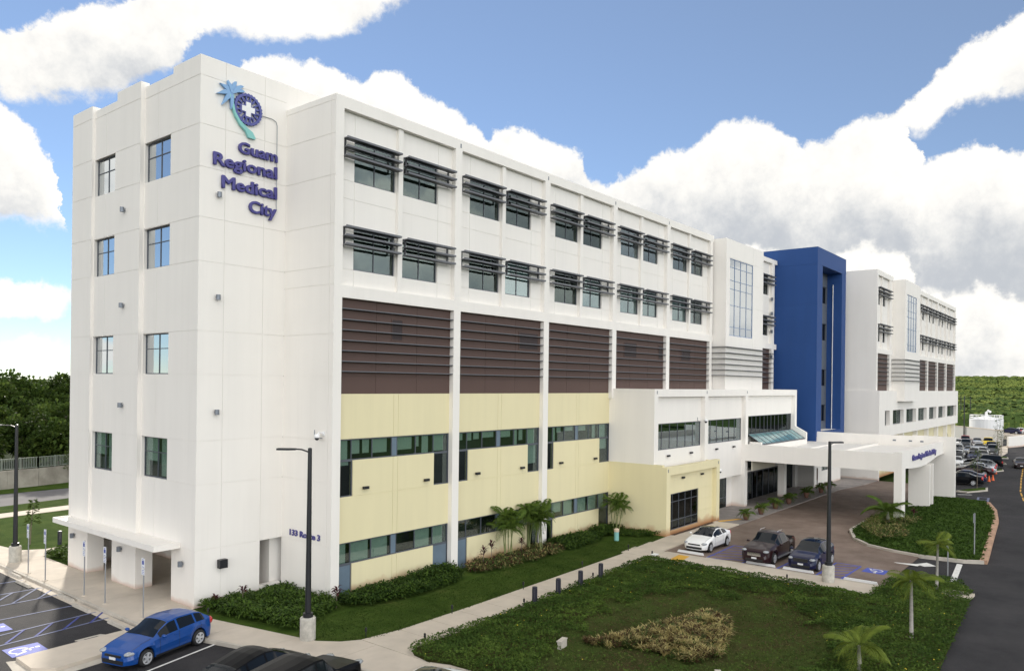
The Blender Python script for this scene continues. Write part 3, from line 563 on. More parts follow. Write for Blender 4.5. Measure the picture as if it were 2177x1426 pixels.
# ------------------------------------------------------------------ ground, paving, planting
ZA = -.13                                  # level of the asphalt
def ground_mat(name, cols, scale, bump, bscale, rough=.95):
    m = bpy.data.materials.new(name); m.use_nodes = True; t = m.node_tree; b = t.nodes['Principled BSDF']; b.inputs['Roughness'].default_value = rough; b.inputs['Specular IOR Level'].default_value = .25 if rough < .9 else .03
    g = nod(t, 'ShaderNodeNewGeometry'); n = nod(t, 'ShaderNodeTexNoise'); n.inputs['Scale'].default_value = scale; n.inputs['Detail'].default_value = 8; n.inputs['Roughness'].default_value = .68; t.links.new(g.outputs['Position'], n.inputs['Vector'])
    cr = nod(t, 'ShaderNodeValToRGB'); t.links.new(n.outputs[0], cr.inputs[0]); e = cr.color_ramp.elements
    e[0].position = .28; e[0].color = (*cols[0], 1); e[1].position = .74; e[1].color = (*cols[-1], 1)
    for i, c in enumerate(cols[1:-1]): q = e.new(.28+.46*(i+1)/(len(cols)-1)); q.color = (*c, 1)
    n3 = nod(t, 'ShaderNodeTexNoise'); n3.inputs['Scale'].default_value = .09; n3.inputs['Detail'].default_value = 5; t.links.new(g.outputs['Position'], n3.inputs['Vector'])
    sw = nod(t, 'ShaderNodeVectorMath', operation='SCALE'); t.links.new(cr.outputs[0], sw.inputs[0]); t.links.new(mth(t, 'MULTIPLY_ADD', n3.outputs[0], 1.1, .45), sw.inputs['Scale'])
    t.links.new(sw.outputs[0], b.inputs['Base Color'])
    n2 = nod(t, 'ShaderNodeTexNoise'); n2.inputs['Scale'].default_value = bscale; n2.inputs['Detail'].default_value = 4; t.links.new(g.outputs['Position'], n2.inputs['Vector'])
    bp = nod(t, 'ShaderNodeBump'); bp.inputs['Strength'].default_value = bump; bp.inputs['Distance'].default_value = .08; t.links.new(n2.outputs[0], bp.inputs['Height']); t.links.new(bp.outputs[0], b.inputs['Normal'])
    return m
MLAWN = ground_mat('lawn_grass', [(.030, .056, .010), (.044, .078, .014), (.062, .098, .020), (.092, .108, .030)], .55, .7, 45)
MCOVER = ground_mat('ground_cover', [(.022, .044, .009), (.035, .068, .012), (.052, .092, .016), (.065, .105, .02)], 1.6, 1.0, 14)
MBROWNG = ground_mat('thin_grass', [(.085, .060, .032), (.060, .066, .022), (.056, .080, .020), (.085, .10, .030)], .5, .7, 40)
MFAR = ground_mat('far_ground', [(.02, .035, .01), (.035, .06, .014), (.06, .09, .022)], .02, .5, 1.0)
MASP = ground_mat('asphalt', [(.017, .017, .019), (.027, .026, .028), (.036, .034, .036), (.050, .047, .046)], .35, .35, 90, .85)
MASP2 = ground_mat('worn_asphalt', [(.05, .047, .046), (.062, .058, .055), (.078, .072, .067)], .45, .35, 80, .85)
MPAVE = ground_mat('brown_paving', [(.130, .092, .072), (.172, .126, .100), (.21, .160, .130), (.245, .198, .168)], .45, .3, 30, .75)
MPLAZA = ground_mat('plaza_paving', [(.20, .175, .16), (.26, .235, .22), (.33, .30, .28)], .8, .3, 20, .8)
MPW = mat('white_road_paint', (.70, .69, .66), .7, var=.15, vscale=4); MPB = mat('blue_road_paint', (.055, .085, .42), .7, var=.2, vscale=4); MPYL = mat('yellow_road_paint', (.62, .34, .03), .7, var=.12, vscale=4)
MPBL = mat('dull_blue_paint', (.045, .06, .24), .8, var=.3, vscale=3); MPBW = mat('worn_blue_paint', (.10, .12, .22), .8, col2=(.20, .22, .33), vscale=3)
mb = MB(); mb.prism([(-9000, -9000), (9000, -9000), (9000, 9000), (-9000, 9000)], -3, -1.0); struct('ground', mb, MFAR)
def slab(name, poly, z0, z1, m): mb = MB(); mb.prism(poly, z0, z1); return struct(name, mb, m)
slab('parking_lot', [(-2.86, 17.6), (-2.86, -.6), (-3.4, -3.0), (-2.35, -3.4), (-1.35, -6.9), (.35, -13.4), (1.2, -16.5), (1.2, -40), (-60, -40), (-60, 60), (-6, 60), (-6, 23), (-3.4, 21)], -1.1, ZA, MASP)
slab('road', [(2.9, -29.2), (14.56, -29.33), (30.9, -27.9), (31.0, -24.4), (37.2, -24.4), (68.5, -24.4), (68.5, -21.5), (75, -20.5), (80, -18.2), (165, -7.2), (230, -7.2), (230, -60), (2.9, -60)], -1.1, ZA+.004, MASP)
# concrete walk from the tower round to the garden path, laid in slabs
WK = [[(-2.75, 17.6), (-.4, 17.2), (-.4, 13.62), (-2.75, 13.62)], [(-2.75, 13.6), (-.4, 13.6), (-.4, 10.62), (-2.75, 10.62)], [(-2.75, 10.6), (-.25, 10.6), (-.25, 7.62), (-2.75, 7.62)], [(-2.75, 7.6), (-.25, 7.6), (-.25, 4.62), (-2.75, 4.62)],
      [(-2.75, 4.6), (-.02, 4.6), (-.02, 1.62), (-2.75, 1.62)], [(-2.75, 1.6), (-.02, 1.6), (-.15, -1.4), (-2.75, -1.4)], [(-2.75, -1.42), (-.42, -1.42), (.1, -4.0), (-1.95, -4.0), (-2.3, -3.3), (-2.75, -2.9)], [(-1.94, -4.02), (.11, -4.02), (.75, -7.2), (-1.1, -7.2)], [(-1.09, -7.22), (.76, -7.22), (.98, -8.17), (1.57, -9.0), (2.3, -9.5), (2.3, -10.5), (-.2, -10.5)],
      [(-.19, -10.52), (2.3, -10.52), (2.3, -13.6), (.6, -13.6)], [(.61, -13.62), (2.35, -13.62), (2.65, -14.4), (2.8, -16.6), (1.4, -16.6)]]
pt = thing('concrete_walk', 'x', 'path'); del pt['label'], pt['category']; pt['kind'] = 'structure'
for p in WK: mb = MB(); mb.prism(p, -1.1, 0.0); obj('slab', mb, MCON, pt)
gp = thing('garden_path', 'x', 'path'); del gp['label'], gp['category']; gp['kind'] = 'structure'
xs = [2.32, 4.3, 6.2, 8.1, 10.0, 12.0, 14.0, 15.9, 17.9, 19.8, 21.8, 23.7, 24.68]
def pn(x): return -9.5 if x < 2.4 else (-9.78 if x < 9 else -9.78+.45*(x-9)/16)
def ps(x): return -11.75 if x < 6 else -11.85+.85*(x-6)/18.7
for a, b in zip(xs, xs[1:]): mb = MB(); mb.prism([(a+.008, ps(a)), (b-.008, ps(b)), (b-.008, pn(b)), (a+.008, pn(a))], -1.1, .004); obj('slab', mb, MCON, gp)
mb = MB(); mb.prism([(2.32, -11.75), (3.9, -11.75), (3.2, -11.85), (2.75, -12.15), (2.45, -12.6), (2.32, -13.4)], -1.1, .004); obj('slab', mb, MCON, gp)
xs = [24.7, 26.9, 29, 31.2, 33.4, 35.6, 37.8, 40.0]
for a, b in zip(xs, xs[1:]):
    y0 = -11.2 if b <= 27 else -10.9
    mb = MB(); mb.prism([(a+.008, y0), (b-.008, y0), (b-.008, -8.86-.02*(b > 40)), (a+.008, -9.05 if a < 31 else -8.86)], -1.1, .004); obj('slab', mb, MCON, gp)
ys = [-11.22, -13.0, -15.2, -17.4, -19.6, -21.8, -24.3]
for a, b in zip(ys, ys[1:]): mb = MB(); mb.prism([(24.6, a-.008), (26.95, a-.008), (26.95, b+.008), (24.5, b+.008)], -1.1, .004); obj('slab', mb, MCON, gp)
slab('yellow_pad', [(24.82, -12.5), (26.55, -12.3), (26.55, -13.06), (24.8, -13.25)], .004, .018, MPYL)
slab('yellow_pad', [(40.2, -9.0), (42.4, -9.9), (42.3, -10.2), (40.1, -9.3)], .004, .02, MPYL)
slab('soil_strip', [(32.2, -8.87), (39.3, -8.87), (39.2, -9.15), (32.3, -9.12)], .0, .03, mat('brown_soil', (.07, .035, .02), .95, var=.3, vscale=6))
# brown driveway and the paler entrance plaza
slab('driveway', [(26.97, -24.4), (37.3, -24.4), (38.2, -20.9), (43, -18.3), (75, -18.2), (79.8, -19.5), (79.8, -11.9), (74.7, -11.79), (68, -10.84), (40, -10.9), (26.97, -10.9)], -1.1, -.07, MPAVE)
slab('entrance_plaza', [(40.01, -10.9), (68, -10.84), (74.7, -11.79), (79.8, -11.9), (79.8, -4), (40.9, -4), (40.9, -8.86), (40.01, -8.86)], -1.1, 0.0, MPLAZA)
# lawn in front of the building, garden bed, planted island
slab('lawn', [(-.13, -.02), (4.83, -.02), (4.83, -4.18), (31.48, -4.18), (31.48, -9.05), (25, -9.1), (9, -9.8), (3, -9.8), (1.6, -9.02), (1.0, -8.2), (.78, -7.2), (.13, -4.0), (-.4, -1.4)], -1.1, -.015, MLAWN)
def hgrid(name, poly, zf, m, step=.45, kind='structure'):
    """sheet over a polygon with its own relief"""
    bm = bmesh.new(); vsx = [bm.verts.new((x, y, 0)) for x, y in poly]; bm.faces.new(vsx)
    x0, x1 = min(p[0] for p in poly), max(p[0] for p in poly); y0, y1 = min(p[1] for p in poly), max(p[1] for p in poly)
    x = x0+step
    while x < x1: bmesh.ops.bisect_plane(bm, geom=bm.verts[:]+bm.edges[:]+bm.faces[:], plane_co=(x, 0, 0), plane_no=(1, 0, 0)); x += step
    y = y0+step
    while y < y1: bmesh.ops.bisect_plane(bm, geom=bm.verts[:]+bm.edges[:]+bm.faces[:], plane_co=(0, y, 0), plane_no=(0, 1, 0)); y += step
    bmesh.ops.recalc_face_normals(bm, faces=bm.faces[:])
    for v in bm.verts: v.co.z = zf(v.co.x, v.co.y)
    if sum(f.normal.z for f in bm.faces) < 0: bmesh.ops.reverse_faces(bm, faces=bm.faces[:])
    me = bpy.data.meshes.new(name); bm.to_mesh(me); bm.free(); me.materials.append(m)
    me.polygons.foreach_set('use_smooth', [True]*len(me.polygons))
    o = link(name, me); o['kind'] = kind; return o
from mathutils import noise as mn
def pdist(p, poly):
    best = 1e9; n = len(poly); inside = False
    for i in range(n):
        (x1, y1), (x2, y2) = poly[i], poly[(i+1) % n]
        dx, dy = x2-x1, y2-y1; L = dx*dx+dy*dy; t = max(0, min(1, ((p[0]-x1)*dx+(p[1]-y1)*dy)/L)) if L else 0
        best = min(best, math.hypot(p[0]-x1-t*dx, p[1]-y1-t*dy))
        if (y1 > p[1]) != (y2 > p[1]) and p[0] < (x2-x1)*(p[1]-y1)/(y2-y1)+x1: inside = not inside
    return best if inside else -best
BED = [(2.82, -29.2), (2.82, -16.6), (2.65, -14.2), (2.37, -13.4), (2.47, -12.55), (2.75, -12.1), (3.24, -11.82), (4.1, -11.86), (9, -11.7), (13.7, -11.58), (18, -11.4), (24.55, -11.05), (24.58, -14), (24.45, -18), (24.47, -24.35), (27, -24.42), (29.2, -24.5), (31, -26.4), (30.9, -27.75), (28.3, -28.6), (21.1, -28.98), (14.5, -29.3)]
def basin(x, y):   # the hollow of the rain garden
    q = math.hypot((x-11.8)/9.0, (y+20.2)/5.2); return max(0, min(1, 1.25-q))
def bedz(x, y):
    d = max(0, pdist((x, y), BED)); k = min(1, d/.8)
    return k*(.10+.10*mn.noise((x*.9, y*.9, 0))+.06*mn.noise((x*2.3, y*2.3, 4)))-.6*basin(x, y)*min(1, d/3)-.02
hgrid('garden_ground', BED, lambda x, y: bedz(x, y)-.05, MBROWNG, .6)
ISL = [(49.2, -18.25), (43.4, -18.45), (40.1, -19.6), (38.3, -21.0), (37.4, -22.8), (36.95, -24.6), (37.2, -26.9), (37.8, -27.95), (39.5, -27.85), (49.2, -27.1), (56, -26.6), (62.5, -25.75), (67.8, -24.6), (68.9, -22.5), (68.2, -18.4)]
hgrid('planted_island', ISL, lambda x, y: .05+.28*min(1, max(0, pdist((x, y), ISL))/3)+.05*mn.noise((x*.8, y*.8, 1)), MCOVER, .7)
def kerb(name, pts, w, z0, z1, m=MCON2, closed=False):
    mb = MB(); n = len(pts); L, Rr = [], []
    for i in range(n):
        a, b = Vector(pts[i-1] if (i or closed) else pts[0]), Vector(pts[(i+1) % n] if (i < n-1 or closed) else pts[-1])
        d = (b-a).normalized(); nn = Vector((-d.y, d.x)); p = Vector(pts[i]); L.append(p+nn*w/2); Rr.append(p-nn*w/2)
    for i in range(n-(0 if closed else 1)):
        j = (i+1) % n; mb.prism([tuple(L[i]), tuple(L[j]), tuple(Rr[j]), tuple(Rr[i])], z0, z1)
    return struct(name, mb, m)
kerb('kerb', ISL[:8], .22, -1.1, .09); kerb('kerb', ISL[7:13], .42, -1.1, .10, mat('red_soil_kerb', (.42, .26, .17), .9, var=.25, vscale=1.5))
kerb('kerb', [(-2.86, 17.6), (-2.86, 8), (-2.83, 1), (-2.83, -2.7), (-2.4, -3.35), (-2.02, -4.05), (-1.16, -7.25), (-.26, -10.6), (.52, -13.7), (1.33, -16.6)], .16, -1.1, .006)
kerb('kerb', [(26.97, -24.4), (26.97, -14)], .14, -1.1, .02)
kerb('gutter', [(-3.15, 17.6), (-3.15, -.6)], .42, -1.1, ZA+.012, MCON)
# kerb of the garden towards the road
# concrete island between the stalls
mb = MB(); mb.prism([(-7.9, -.95), (-3.6, -.72), (-2.92, -.6), (-2.92, -2.75), (-5.4, -3.05), (-7.35, -3.35), (-7.95, -2.6)], -1.1, .02); struct('concrete_island', mb, MCON)
mb = MB(); mb.prism([(-8.2, -.8), (-7.9, -.95), (-7.95, -2.6), (-7.35, -3.35), (-2.92, -2.75), (-2.6, -3.2), (-7.3, -3.85), (-8.5, -2.9)], -1.1, ZA+.02); struct('gutter', mb, MCON2)
mb = MB(); mb.prism([(-5.45, -.2), (-4.4, -.15), (-4.2, -.5), (-5.3, -.72)], -1.1, ZA+.03); struct('drain_surround', mb, MCON2)
mb = MB(); mb.prism([(-5.15, -.38), (-4.6, -.33), (-4.55, -.45), (-5.1, -.52)], ZA+.03, ZA+.036); struct('drain_grate', mb, MBLK)
# left: path, lawn strips, service road
slab('lawn', [(-.35, 17.2), (-.8, 20.1), (.5, 19.4), (3, 19.7), (60, 24), (60, 38.5), (10, 34.6), (2.6, 33.9), (-6, 32.8), (-6, 23.2), (-1.0, 22.7), (-.65, 20.3)], -1.1, -.03, MLAWN)
slab('lawn', [(-.37, 13.65), (3.2, 13.7), (3.2, 19.0), (1.9, 18.6), (.6, 18.3), (-.37, 17.2)], -1.1, -.02, MLAWN)
slab('pavement', [(-2.75, 17.65), (-.4, 17.25), (.55, 18.4), (1.9, 18.7), (3.1, 19.1), (3, 19.68), (.5, 19.38), (-.7, 20.2), (-1.05, 22.6), (-6, 23.1), (-3.4, 20.8)], -1.1, -.006, MCON)
slab('pavement', [(-6, 32.9), (2.6, 34.0), (10, 34.7), (60, 38.6), (60, 40.4), (8.6, 36.75), (3.2, 36.1), (-6, 35)], -1.1, -.01, MCON)
slab('lawn', [(-6, 35.1), (3.2, 36.2), (8.6, 36.85), (60, 40.5), (60, 45), (10.3, 41.1), (4.5, 40.1), (-6, 39)], -1.1, -.02, MLAWN)
slab('service_road', [(-30, 37), (-6, 39.1), (4.5, 40.2), (10.3, 41.2), (70, 45.8), (70, 55), (13.1, 48.3), (7, 48.2), (-30, 45)], -1.1, -.06, mat('pale_asphalt', (.12, .115, .12), .9, var=.1, vscale=.5))
slab('lawn', [(-30, 45.1), (7, 48.3), (13.1, 48.4), (70, 55.1), (70, 60), (14.8, 52.7), (7.9, 51.1), (-30, 48)], -1.1, .02, MLAWN)
# ---- painted markings
def stripe(a, b, w, m, z=ZA+.008, name='road_marking'):
    a, b = Vector(a), Vector(b); d = (b-a).normalized(); n = Vector((-d.y, d.x))*w/2
    mb = MB(); mb.prism([tuple(a+n), tuple(b+n), tuple(b-n), tuple(a-n)], z, z+.005); return struct(name, mb, m)
for a, b in (((-8.5, 7.8), (-3.1, 7.85)), ((-8.5, 10.3), (-3.1, 9.9)), ((-9, 5.4), (-3.2, 5.27)), ((-9, 2.75), (-3.1, 3.36)), ((-9, 1.32), (-3.1, 2.0)), ((-8.5, 12.8), (-3.1, 12.4))): stripe(a, b, .11, MPBW)
for i in range(5): x = -8.6+i*1.15; stripe((x, 7.85), (x+1.9, 10.0), .10, MPBW, ZA+.015); stripe((x, 1.5+.08*i), (x+1.2, 2.95+.06*i), .10, MPBL, ZA+.015)
def wheelchair(cx, cy, s, rot, z, name='accessible_symbol'):
    """blue square with the white wheelchair figure"""
    r_ = thing(name, 'x', 'x'); del r_['label'], r_['category']; r_['kind'] = 'structure'; r_.location = (cx, cy, z); r_.rotation_euler = (0, 0, rot)
    mb = MB(); mb.box(-s/2, s/2, -s/2, s/2, 0, .005); obj('blue_field', mb, MPB, r_)
    mb = MB(); u = s/10; h0, h1 = .0055, .0095
    def bar(p, q, w):
        a, b = Vector(p)*u, Vector(q)*u; d = (b-a).normalized(); n = Vector((-d.y, d.x))*w*u/2
        mb.prism([tuple(a+n), tuple(b+n), tuple(b-n), tuple(a-n)], h0, h1)
    n = 14
    for i in range(n):
        t0, t1 = R(100+i*230/n), R(100+(i+1)*230/n)
        mb.prism([(u*(-.3+2.3*math.cos(t0)), u*(-1.5+2.3*math.sin(t0))), (u*(-.3+2.9*math.cos(t0)), u*(-1.5+2.9*math.sin(t0))), (u*(-.3+2.9*math.cos(t1)), u*(-1.5+2.9*math.sin(t1))), (u*(-.3+2.3*math.cos(t1)), u*(-1.5+2.3*math.sin(t1)))], h0, h1)
    bar((-.6, 2.6), (-.4, -.6), .8); bar((-.4, -.6), (2.0, -.6), .8); bar((2.0, -.4), (3.0, -3.4), .8); bar((3.0, -3.4), (3.8, -3.2), .6); bar((-.5, 1.1), (1.6, 1.1), .6)
    mb.prism([(u*(-.6+.75*math.cos(t*.6283)), u*(3.6+.75*math.sin(t*.6283))) for t in range(10)], h0, h1)
    obj('wheelchair_figure', mb, MPW, r_); return r_
wheelchair(-7.2, .15, 1.3, R(-92), ZA+.009); wheelchair(-7.2, 4.1, 1.3, R(-92), ZA+.009)
wheelchair(30.75, -23.2, 1.25, R(88), -.066)
stripe((-5.4, -5.95), (-1.86, -5.04), .1, MPW); 
stripe((-4.8, -8.6), (-1.1, -7.65), .1, MPW); stripe((-4.1, -11.2), (-.4, -10.25), .1, MPW)
ZD = -.066
for a, b in (((26.97, -13.9), (32.1, -13.73)), ((32.1, -13.73), (32.1, -16.2)), ((26.97, -16.25), (32.1, -16.1)), ((26.97, -18.42), (32.1, -18.45)), ((26.97, -20.75), (31.5, -20.75)), ((31.5, -20.75), (31.5, -22.2)), ((26.97, -22.15), (31.5, -22.2))): stripe(a, b, .11, MPB, ZD)
for i in range(5): stripe((27.2+i*.95, -13.95), (28.2+i*.95, -16.1), .09, MPB, ZD+.006)
for i in range(5): stripe((27.0+i*.85, -20.8), (27.9+i*.85, -22.1), .09, MPB, ZD+.006)
for i in range(3): stripe((28.5+i*1.2, -18.5), (29.3+i*1.2, -18.9), .09, MPB, ZD+.006)
stripe((36.65, -26.8), (31.05, -27.25), .32, MPW, ZA+.01)
mb = MB(); mb.prism([(34.0, -23.7), (34.1, -23.5), (34.6, -25.0), (33.9, -24.9)], ZA+.07, ZA+.075); mb.prism([(35.3, -24.9), (35.7, -25.1), (35.0, -25.75), (34.4, -25.2), (34.7, -24.6), (34.95, -24.7)], ZA+.01, ZA+.015); struct('road_arrow', mb, MPW)
for a, b in (((72.7, -23.2), (72.8, -24.1)), ((72.8, -24.1), (68.6, -24.45)), ((68.6, -24.45), (68.5, -23.65)), ((68.5, -23.65), (72.7, -23.2)), ((70.6, -23.4), (70.7, -24.3))): stripe(a, b, .2, MPBW, ZA+.01)
for a, b in (((73.6, -21.2), (74.3, -22.4)), ((70, -22.3), (69.7, -23.2))): stripe(a, b, .25, MPW, ZA+.01)
for (x0, y0, x1, y1) in ((73, -27.1, 81, -26.1), (81, -26.1, 95, -24.95), (95, -24.95, 109, -23.9), (109, -23.9, 170, -19.8)): [stripe((x0+(x1-x0)*q/n, y0+(y1-y0)*q/n), (x0+(x1-x0)*(q+.7)/n, y0+(y1-y0)*(q+.7)/n), .14, MPYL, ZA+.01) for n in (max(2, int((x1-x0)/3)),) for q in range(n)]
# ---- far parking: kerbed islands and pale walk
for pts in ([(75.8, -20.7), (79, -21.9), (81.5, -23.0), (79, -23.3), (75.5, -21.8)], [(102.4, -21.3), (104.6, -22.1), (106, -21.8), (104, -20.6)], [(115.4, -19.2), (115.9, -21.3), (118.5, -20.6), (118, -19)], [(126.6, -18.7), (127.3, -20.4), (130, -20), (129.5, -18.4)]):
    mb = MB(); mb.prism(pts, -1.1, .02); struct('kerbed_island', mb, MCON2)
    cx, cy = sum(p[0] for p in pts)/len(pts), sum(p[1] for p in pts)/len(pts)
    mb = MB(); mb.prism([(cx+(x-cx)*.82, cy+(y-cy)*.82) for x, y in pts], .02, .07); struct('lawn', mb, MLAWN)
slab('pavement', [(108, -18.9), (113.8, -17.7), (132, -17.2), (155, -15.9), (160, -17.0), (141, -18.9), (115, -19.1)], -1.1, -.02, MCON)

# ------------------------------------------------------------------ vegetation
def leafmat(name, c1, c2, vs_=3.0, rough=.55):
    m = mat(name, c1, rough, spec=.10, col2=c2, vscale=vs_, detail=3); t = m.node_tree; b = t.nodes['Principled BSDF']
    tl = nod(t, 'ShaderNodeBsdfTranslucent'); mx = nod(t, 'ShaderNodeMixShader'); mx.inputs[0].default_value = .25
    src = b.inputs['Base Color'].links[0].from_socket; t.links.new(src, tl.inputs[0])
    o = t.nodes['Material Output']; t.links.new(b.outputs[0], mx.inputs[1]); t.links.new(tl.outputs[0], mx.inputs[2]); t.links.new(mx.outputs[0], o.inputs[0]); return m
ML1 = leafmat('shrub_leaf', (.034, .070, .010), (.10, .165, .028)); ML2 = leafmat('dark_leaf', (.020, .044, .010), (.05, .09, .018))
MRED = leafmat('red_leaf', (.045, .010, .016), (.09, .022, .03)); MPALM = leafmat('palm_leaf', (.085, .125, .018), (.17, .215, .034)); MPALMD = leafmat('areca_leaf', (.045, .085, .014), (.11, .165, .028))
MTREE = leafmat('tree_leaf', (.026, .050, .011), (.065, .105, .022), .35); MTREE2 = leafmat('tree_leaf_light', (.045, .078, .015), (.10, .14, .028), .35); MFLOW = mat('yellow_petal', (.62, .50, .03), .6)
MTUFT = leafmat('straw_grass', (.32, .26, .09), (.52, .45, .20), 2.0); MTUFTG = leafmat('green_tuft', (.05, .085, .022), (.11, .15, .045), 2.0); MBROWNL = leafmat('bronze_leaf', (.07, .035, .022), (.12, .085, .038), 2.0)
MBARK = mat('bark', (.16, .13, .10), .9, var=.3, vscale=6); MPT = mat('palm_trunk', (.30, .28, .25), .85, var=.2, vscale=8); MCANE = mat('green_cane', (.16, .19, .06), .6, var=.2, vscale=6)
rv = random.Random(11)
def leaf(mb, p, d, L, w, droop=0.0, mi=0):
    """one pointed leaf of four triangles"""
    d = Vector(d).normalized(); s = d.cross(Vector((0, 0, 1)));
    if s.length < .05: s = Vector((1, 0, 0))
    s.normalize(); m = Vector(p)+d*L*.5+Vector((0, 0, droop*L*.25)); e = Vector(p)+d*L-Vector((0, 0, droop*L))
    mb.add([p, m+s*w/2, e, m-s*w/2], [(0, 1, 2, 3)], mi)
def plant(mb, x, y, z, h, n, spread, L, w, r_, mi=0, mis=None):
    for i in range(n):
        a = r_.uniform(0, 6.283); q = r_.random(); e = r_.uniform(.1, 1.2)
        p = (x+math.cos(a)*spread*q*.7, y+math.sin(a)*spread*q*.7, z+h*(.25+.75*r_.random()*(1-.5*q)))
        leaf(mb, p, (math.cos(a), math.sin(a), e), L*r_.uniform(.7, 1.2), w, r_.uniform(.1, .5), r_.choice(mis) if mis else mi)
def bed(name, poly, n, label, mats, hr, nl, sp, L, w, z=0, mis=None, seed=1, cat='shrubs', kind='stuff'):
    r_ = random.Random(seed); mb = MB(); x0, x1 = min(p[0] for p in poly), max(p[0] for p in poly); y0, y1 = min(p[1] for p in poly), max(p[1] for p in poly); k = 0; tries = 0
    while k < n and tries < n*40:
        tries += 1; x, y = r_.uniform(x0, x1), r_.uniform(y0, y1)
        if pdist((x, y), poly) < .12: continue
        hv = r_.uniform(*hr)*(.75+.5*mn.noise((x*.7, y*.7, seed))); plant(mb, x, y, z if not callable(z) else z(x, y), hv, nl, sp, L, w, r_, mis=mis or [0]); k += 1
    o = obj(name, mb, mats); o['kind'] = kind; tag(o, label, cat); return o
bed('shrub_bed', [(-.05, -.5), (.1, -1.2), (.5, -3.4), (1.1, -6.6), (2.6, -5.9), (4.3, -5.3), (4.75, -4.2), (4.75, -.15), (.3, -.15)], 430, 'dense green shrub bed between white tower foot and lamp post', [ML1, ML2, MRED], (.36, .78), 26, .30, .30, .085, mis=[0, 0, 0, 0, 1, 1], seed=2)
bed('shrub_bed', [(5.0, -4.3), (5.0, -5.6), (6, -6.1), (8.3, -6.7), (11, -6.5), (13.2, -5.6), (13.5, -4.3)], 420, 'dark leafy hedge below the first yellow bay', [ML1, ML2], (.5, .85), 28, .32, .30, .09, mis=[0, 1, 1], seed=3)
bed('shrub_bed', [(14.3, -4.3), (14.0, -5.9), (16, -6.4), (20.8, -6.5), (22.3, -6.2), (22.6, -4.3)], 360, 'bronze and reddish bedding plants below the second yellow bay', [MBROWNL, MRED, MTUFTG, MTUFT], (.3, .65), 22, .26, .32, .06, mis=[0, 1, 2, 2, 2, 3], seed=4)
bed('shrub_bed', [(22.8, -4.3), (22.6, -6.3), (25.5, -6.3), (27.3, -6.0), (28.8, -5.6), (31.3, -5.2), (31.3, -4.3)], 380, 'dark leafy hedge below the third yellow bay', [ML1, ML2], (.45, .78), 26, .30, .30, .09, mis=[0, 1, 1], seed=5)
bed('shrub_bed', [(28.8, -5.6), (29.2, -7.2), (31.2, -8.6), (31.4, -8.6), (31.4, -5.2)], 90, 'low sparse plants along the side of the yellow entrance box', [ML1, ML2], (.2, .5), 18, .25, .26, .07, mis=[0, 1], seed=6)
bed('shrub_bed', [(-.25, 13.75), (3, 13.8), (3, 18.2), (1.9, 18.4), (.6, 18.1), (-.3, 17.0)], 260, 'clipped leafy shrubs beside the walk left of the tower', [ML1, MTREE2], (.4, .7), 24, .28, .22, .10, mis=[0, 0, 1], seed=8)
# garden bed: trailing cover with small yellow flowers, thinner in the hollow
r_ = random.Random(21); mb = MB(); nf = 0
cells = {}
def bedz2(x, y):
    k = (round(x*2), round(y*2))
    if k not in cells: cells[k] = bedz(x, y)
    return cells[k]
while nf < 85000:
    x, y = r_.uniform(2.3, 31), r_.uniform(-29.3, -11)
    d = pdist((x, y), BED) if (x < 4 or x > 23 or y > -13.5 or y < -27.5) else 5
    if d < -.06: continue
    bs = basin(x, y)
    if bs > .28+.25*mn.noise((x*.6, y*.6, 9)) and r_.random() < .93: nf += 1; continue
    z = bedz2(x, y); a = r_.uniform(0, 6.283); e = r_.uniform(.05, 1.3)
    if r_.random() < .004: leaf(mb, (x, y, z+.16), (math.cos(a), math.sin(a), .6), .055, .055, 0, 2)
    else:
        h = .16*max(0, .5+mn.noise((x*.8, y*.8, 2)))
        leaf(mb, (x, y, z+r_.uniform(-.02, .06)+h), (math.cos(a), math.sin(a), e), r_.uniform(.10, .19), r_.uniform(.06, .10), .3, 0 if mn.noise((x*.5, y*.5, 5))+r_.uniform(-.3, .3) > 0 else 1)
    nf += 1
o = obj('ground_cover', mb, [leafmat('cover_leaf', (.055, .098, .017), (.115, .18, .032), 1.5), leafmat('cover_leaf_dark', (.036, .070, .013), (.07, .125, .022), 1.5), MFLOW]); o['kind'] = 'stuff'; tag(o, 'trailing green ground cover with yellow flowers round the garden hollow', 'ground cover')
r_ = random.Random(22); mb = MB()
for i in range(15000):
    x, y = r_.uniform(37, 69), r_.uniform(-28, -18.3)
    if pdist((x, y), ISL) < .15: continue
    a = r_.uniform(0, 6.283); d = pdist((x, y), ISL); z = .05+.28*min(1, d/3)+.05*mn.noise((x*.8, y*.8, 1))
    leaf(mb, (x, y, z), (math.cos(a), math.sin(a), r_.uniform(.2, 1.3)), .3, .16, .3, 0)
o = obj('ground_cover', mb, [bpy.data.materials['cover_leaf_dark']]); o['kind'] = 'stuff'; tag(o, 'dark green ground cover on the kerbed island beside the road', 'ground cover')
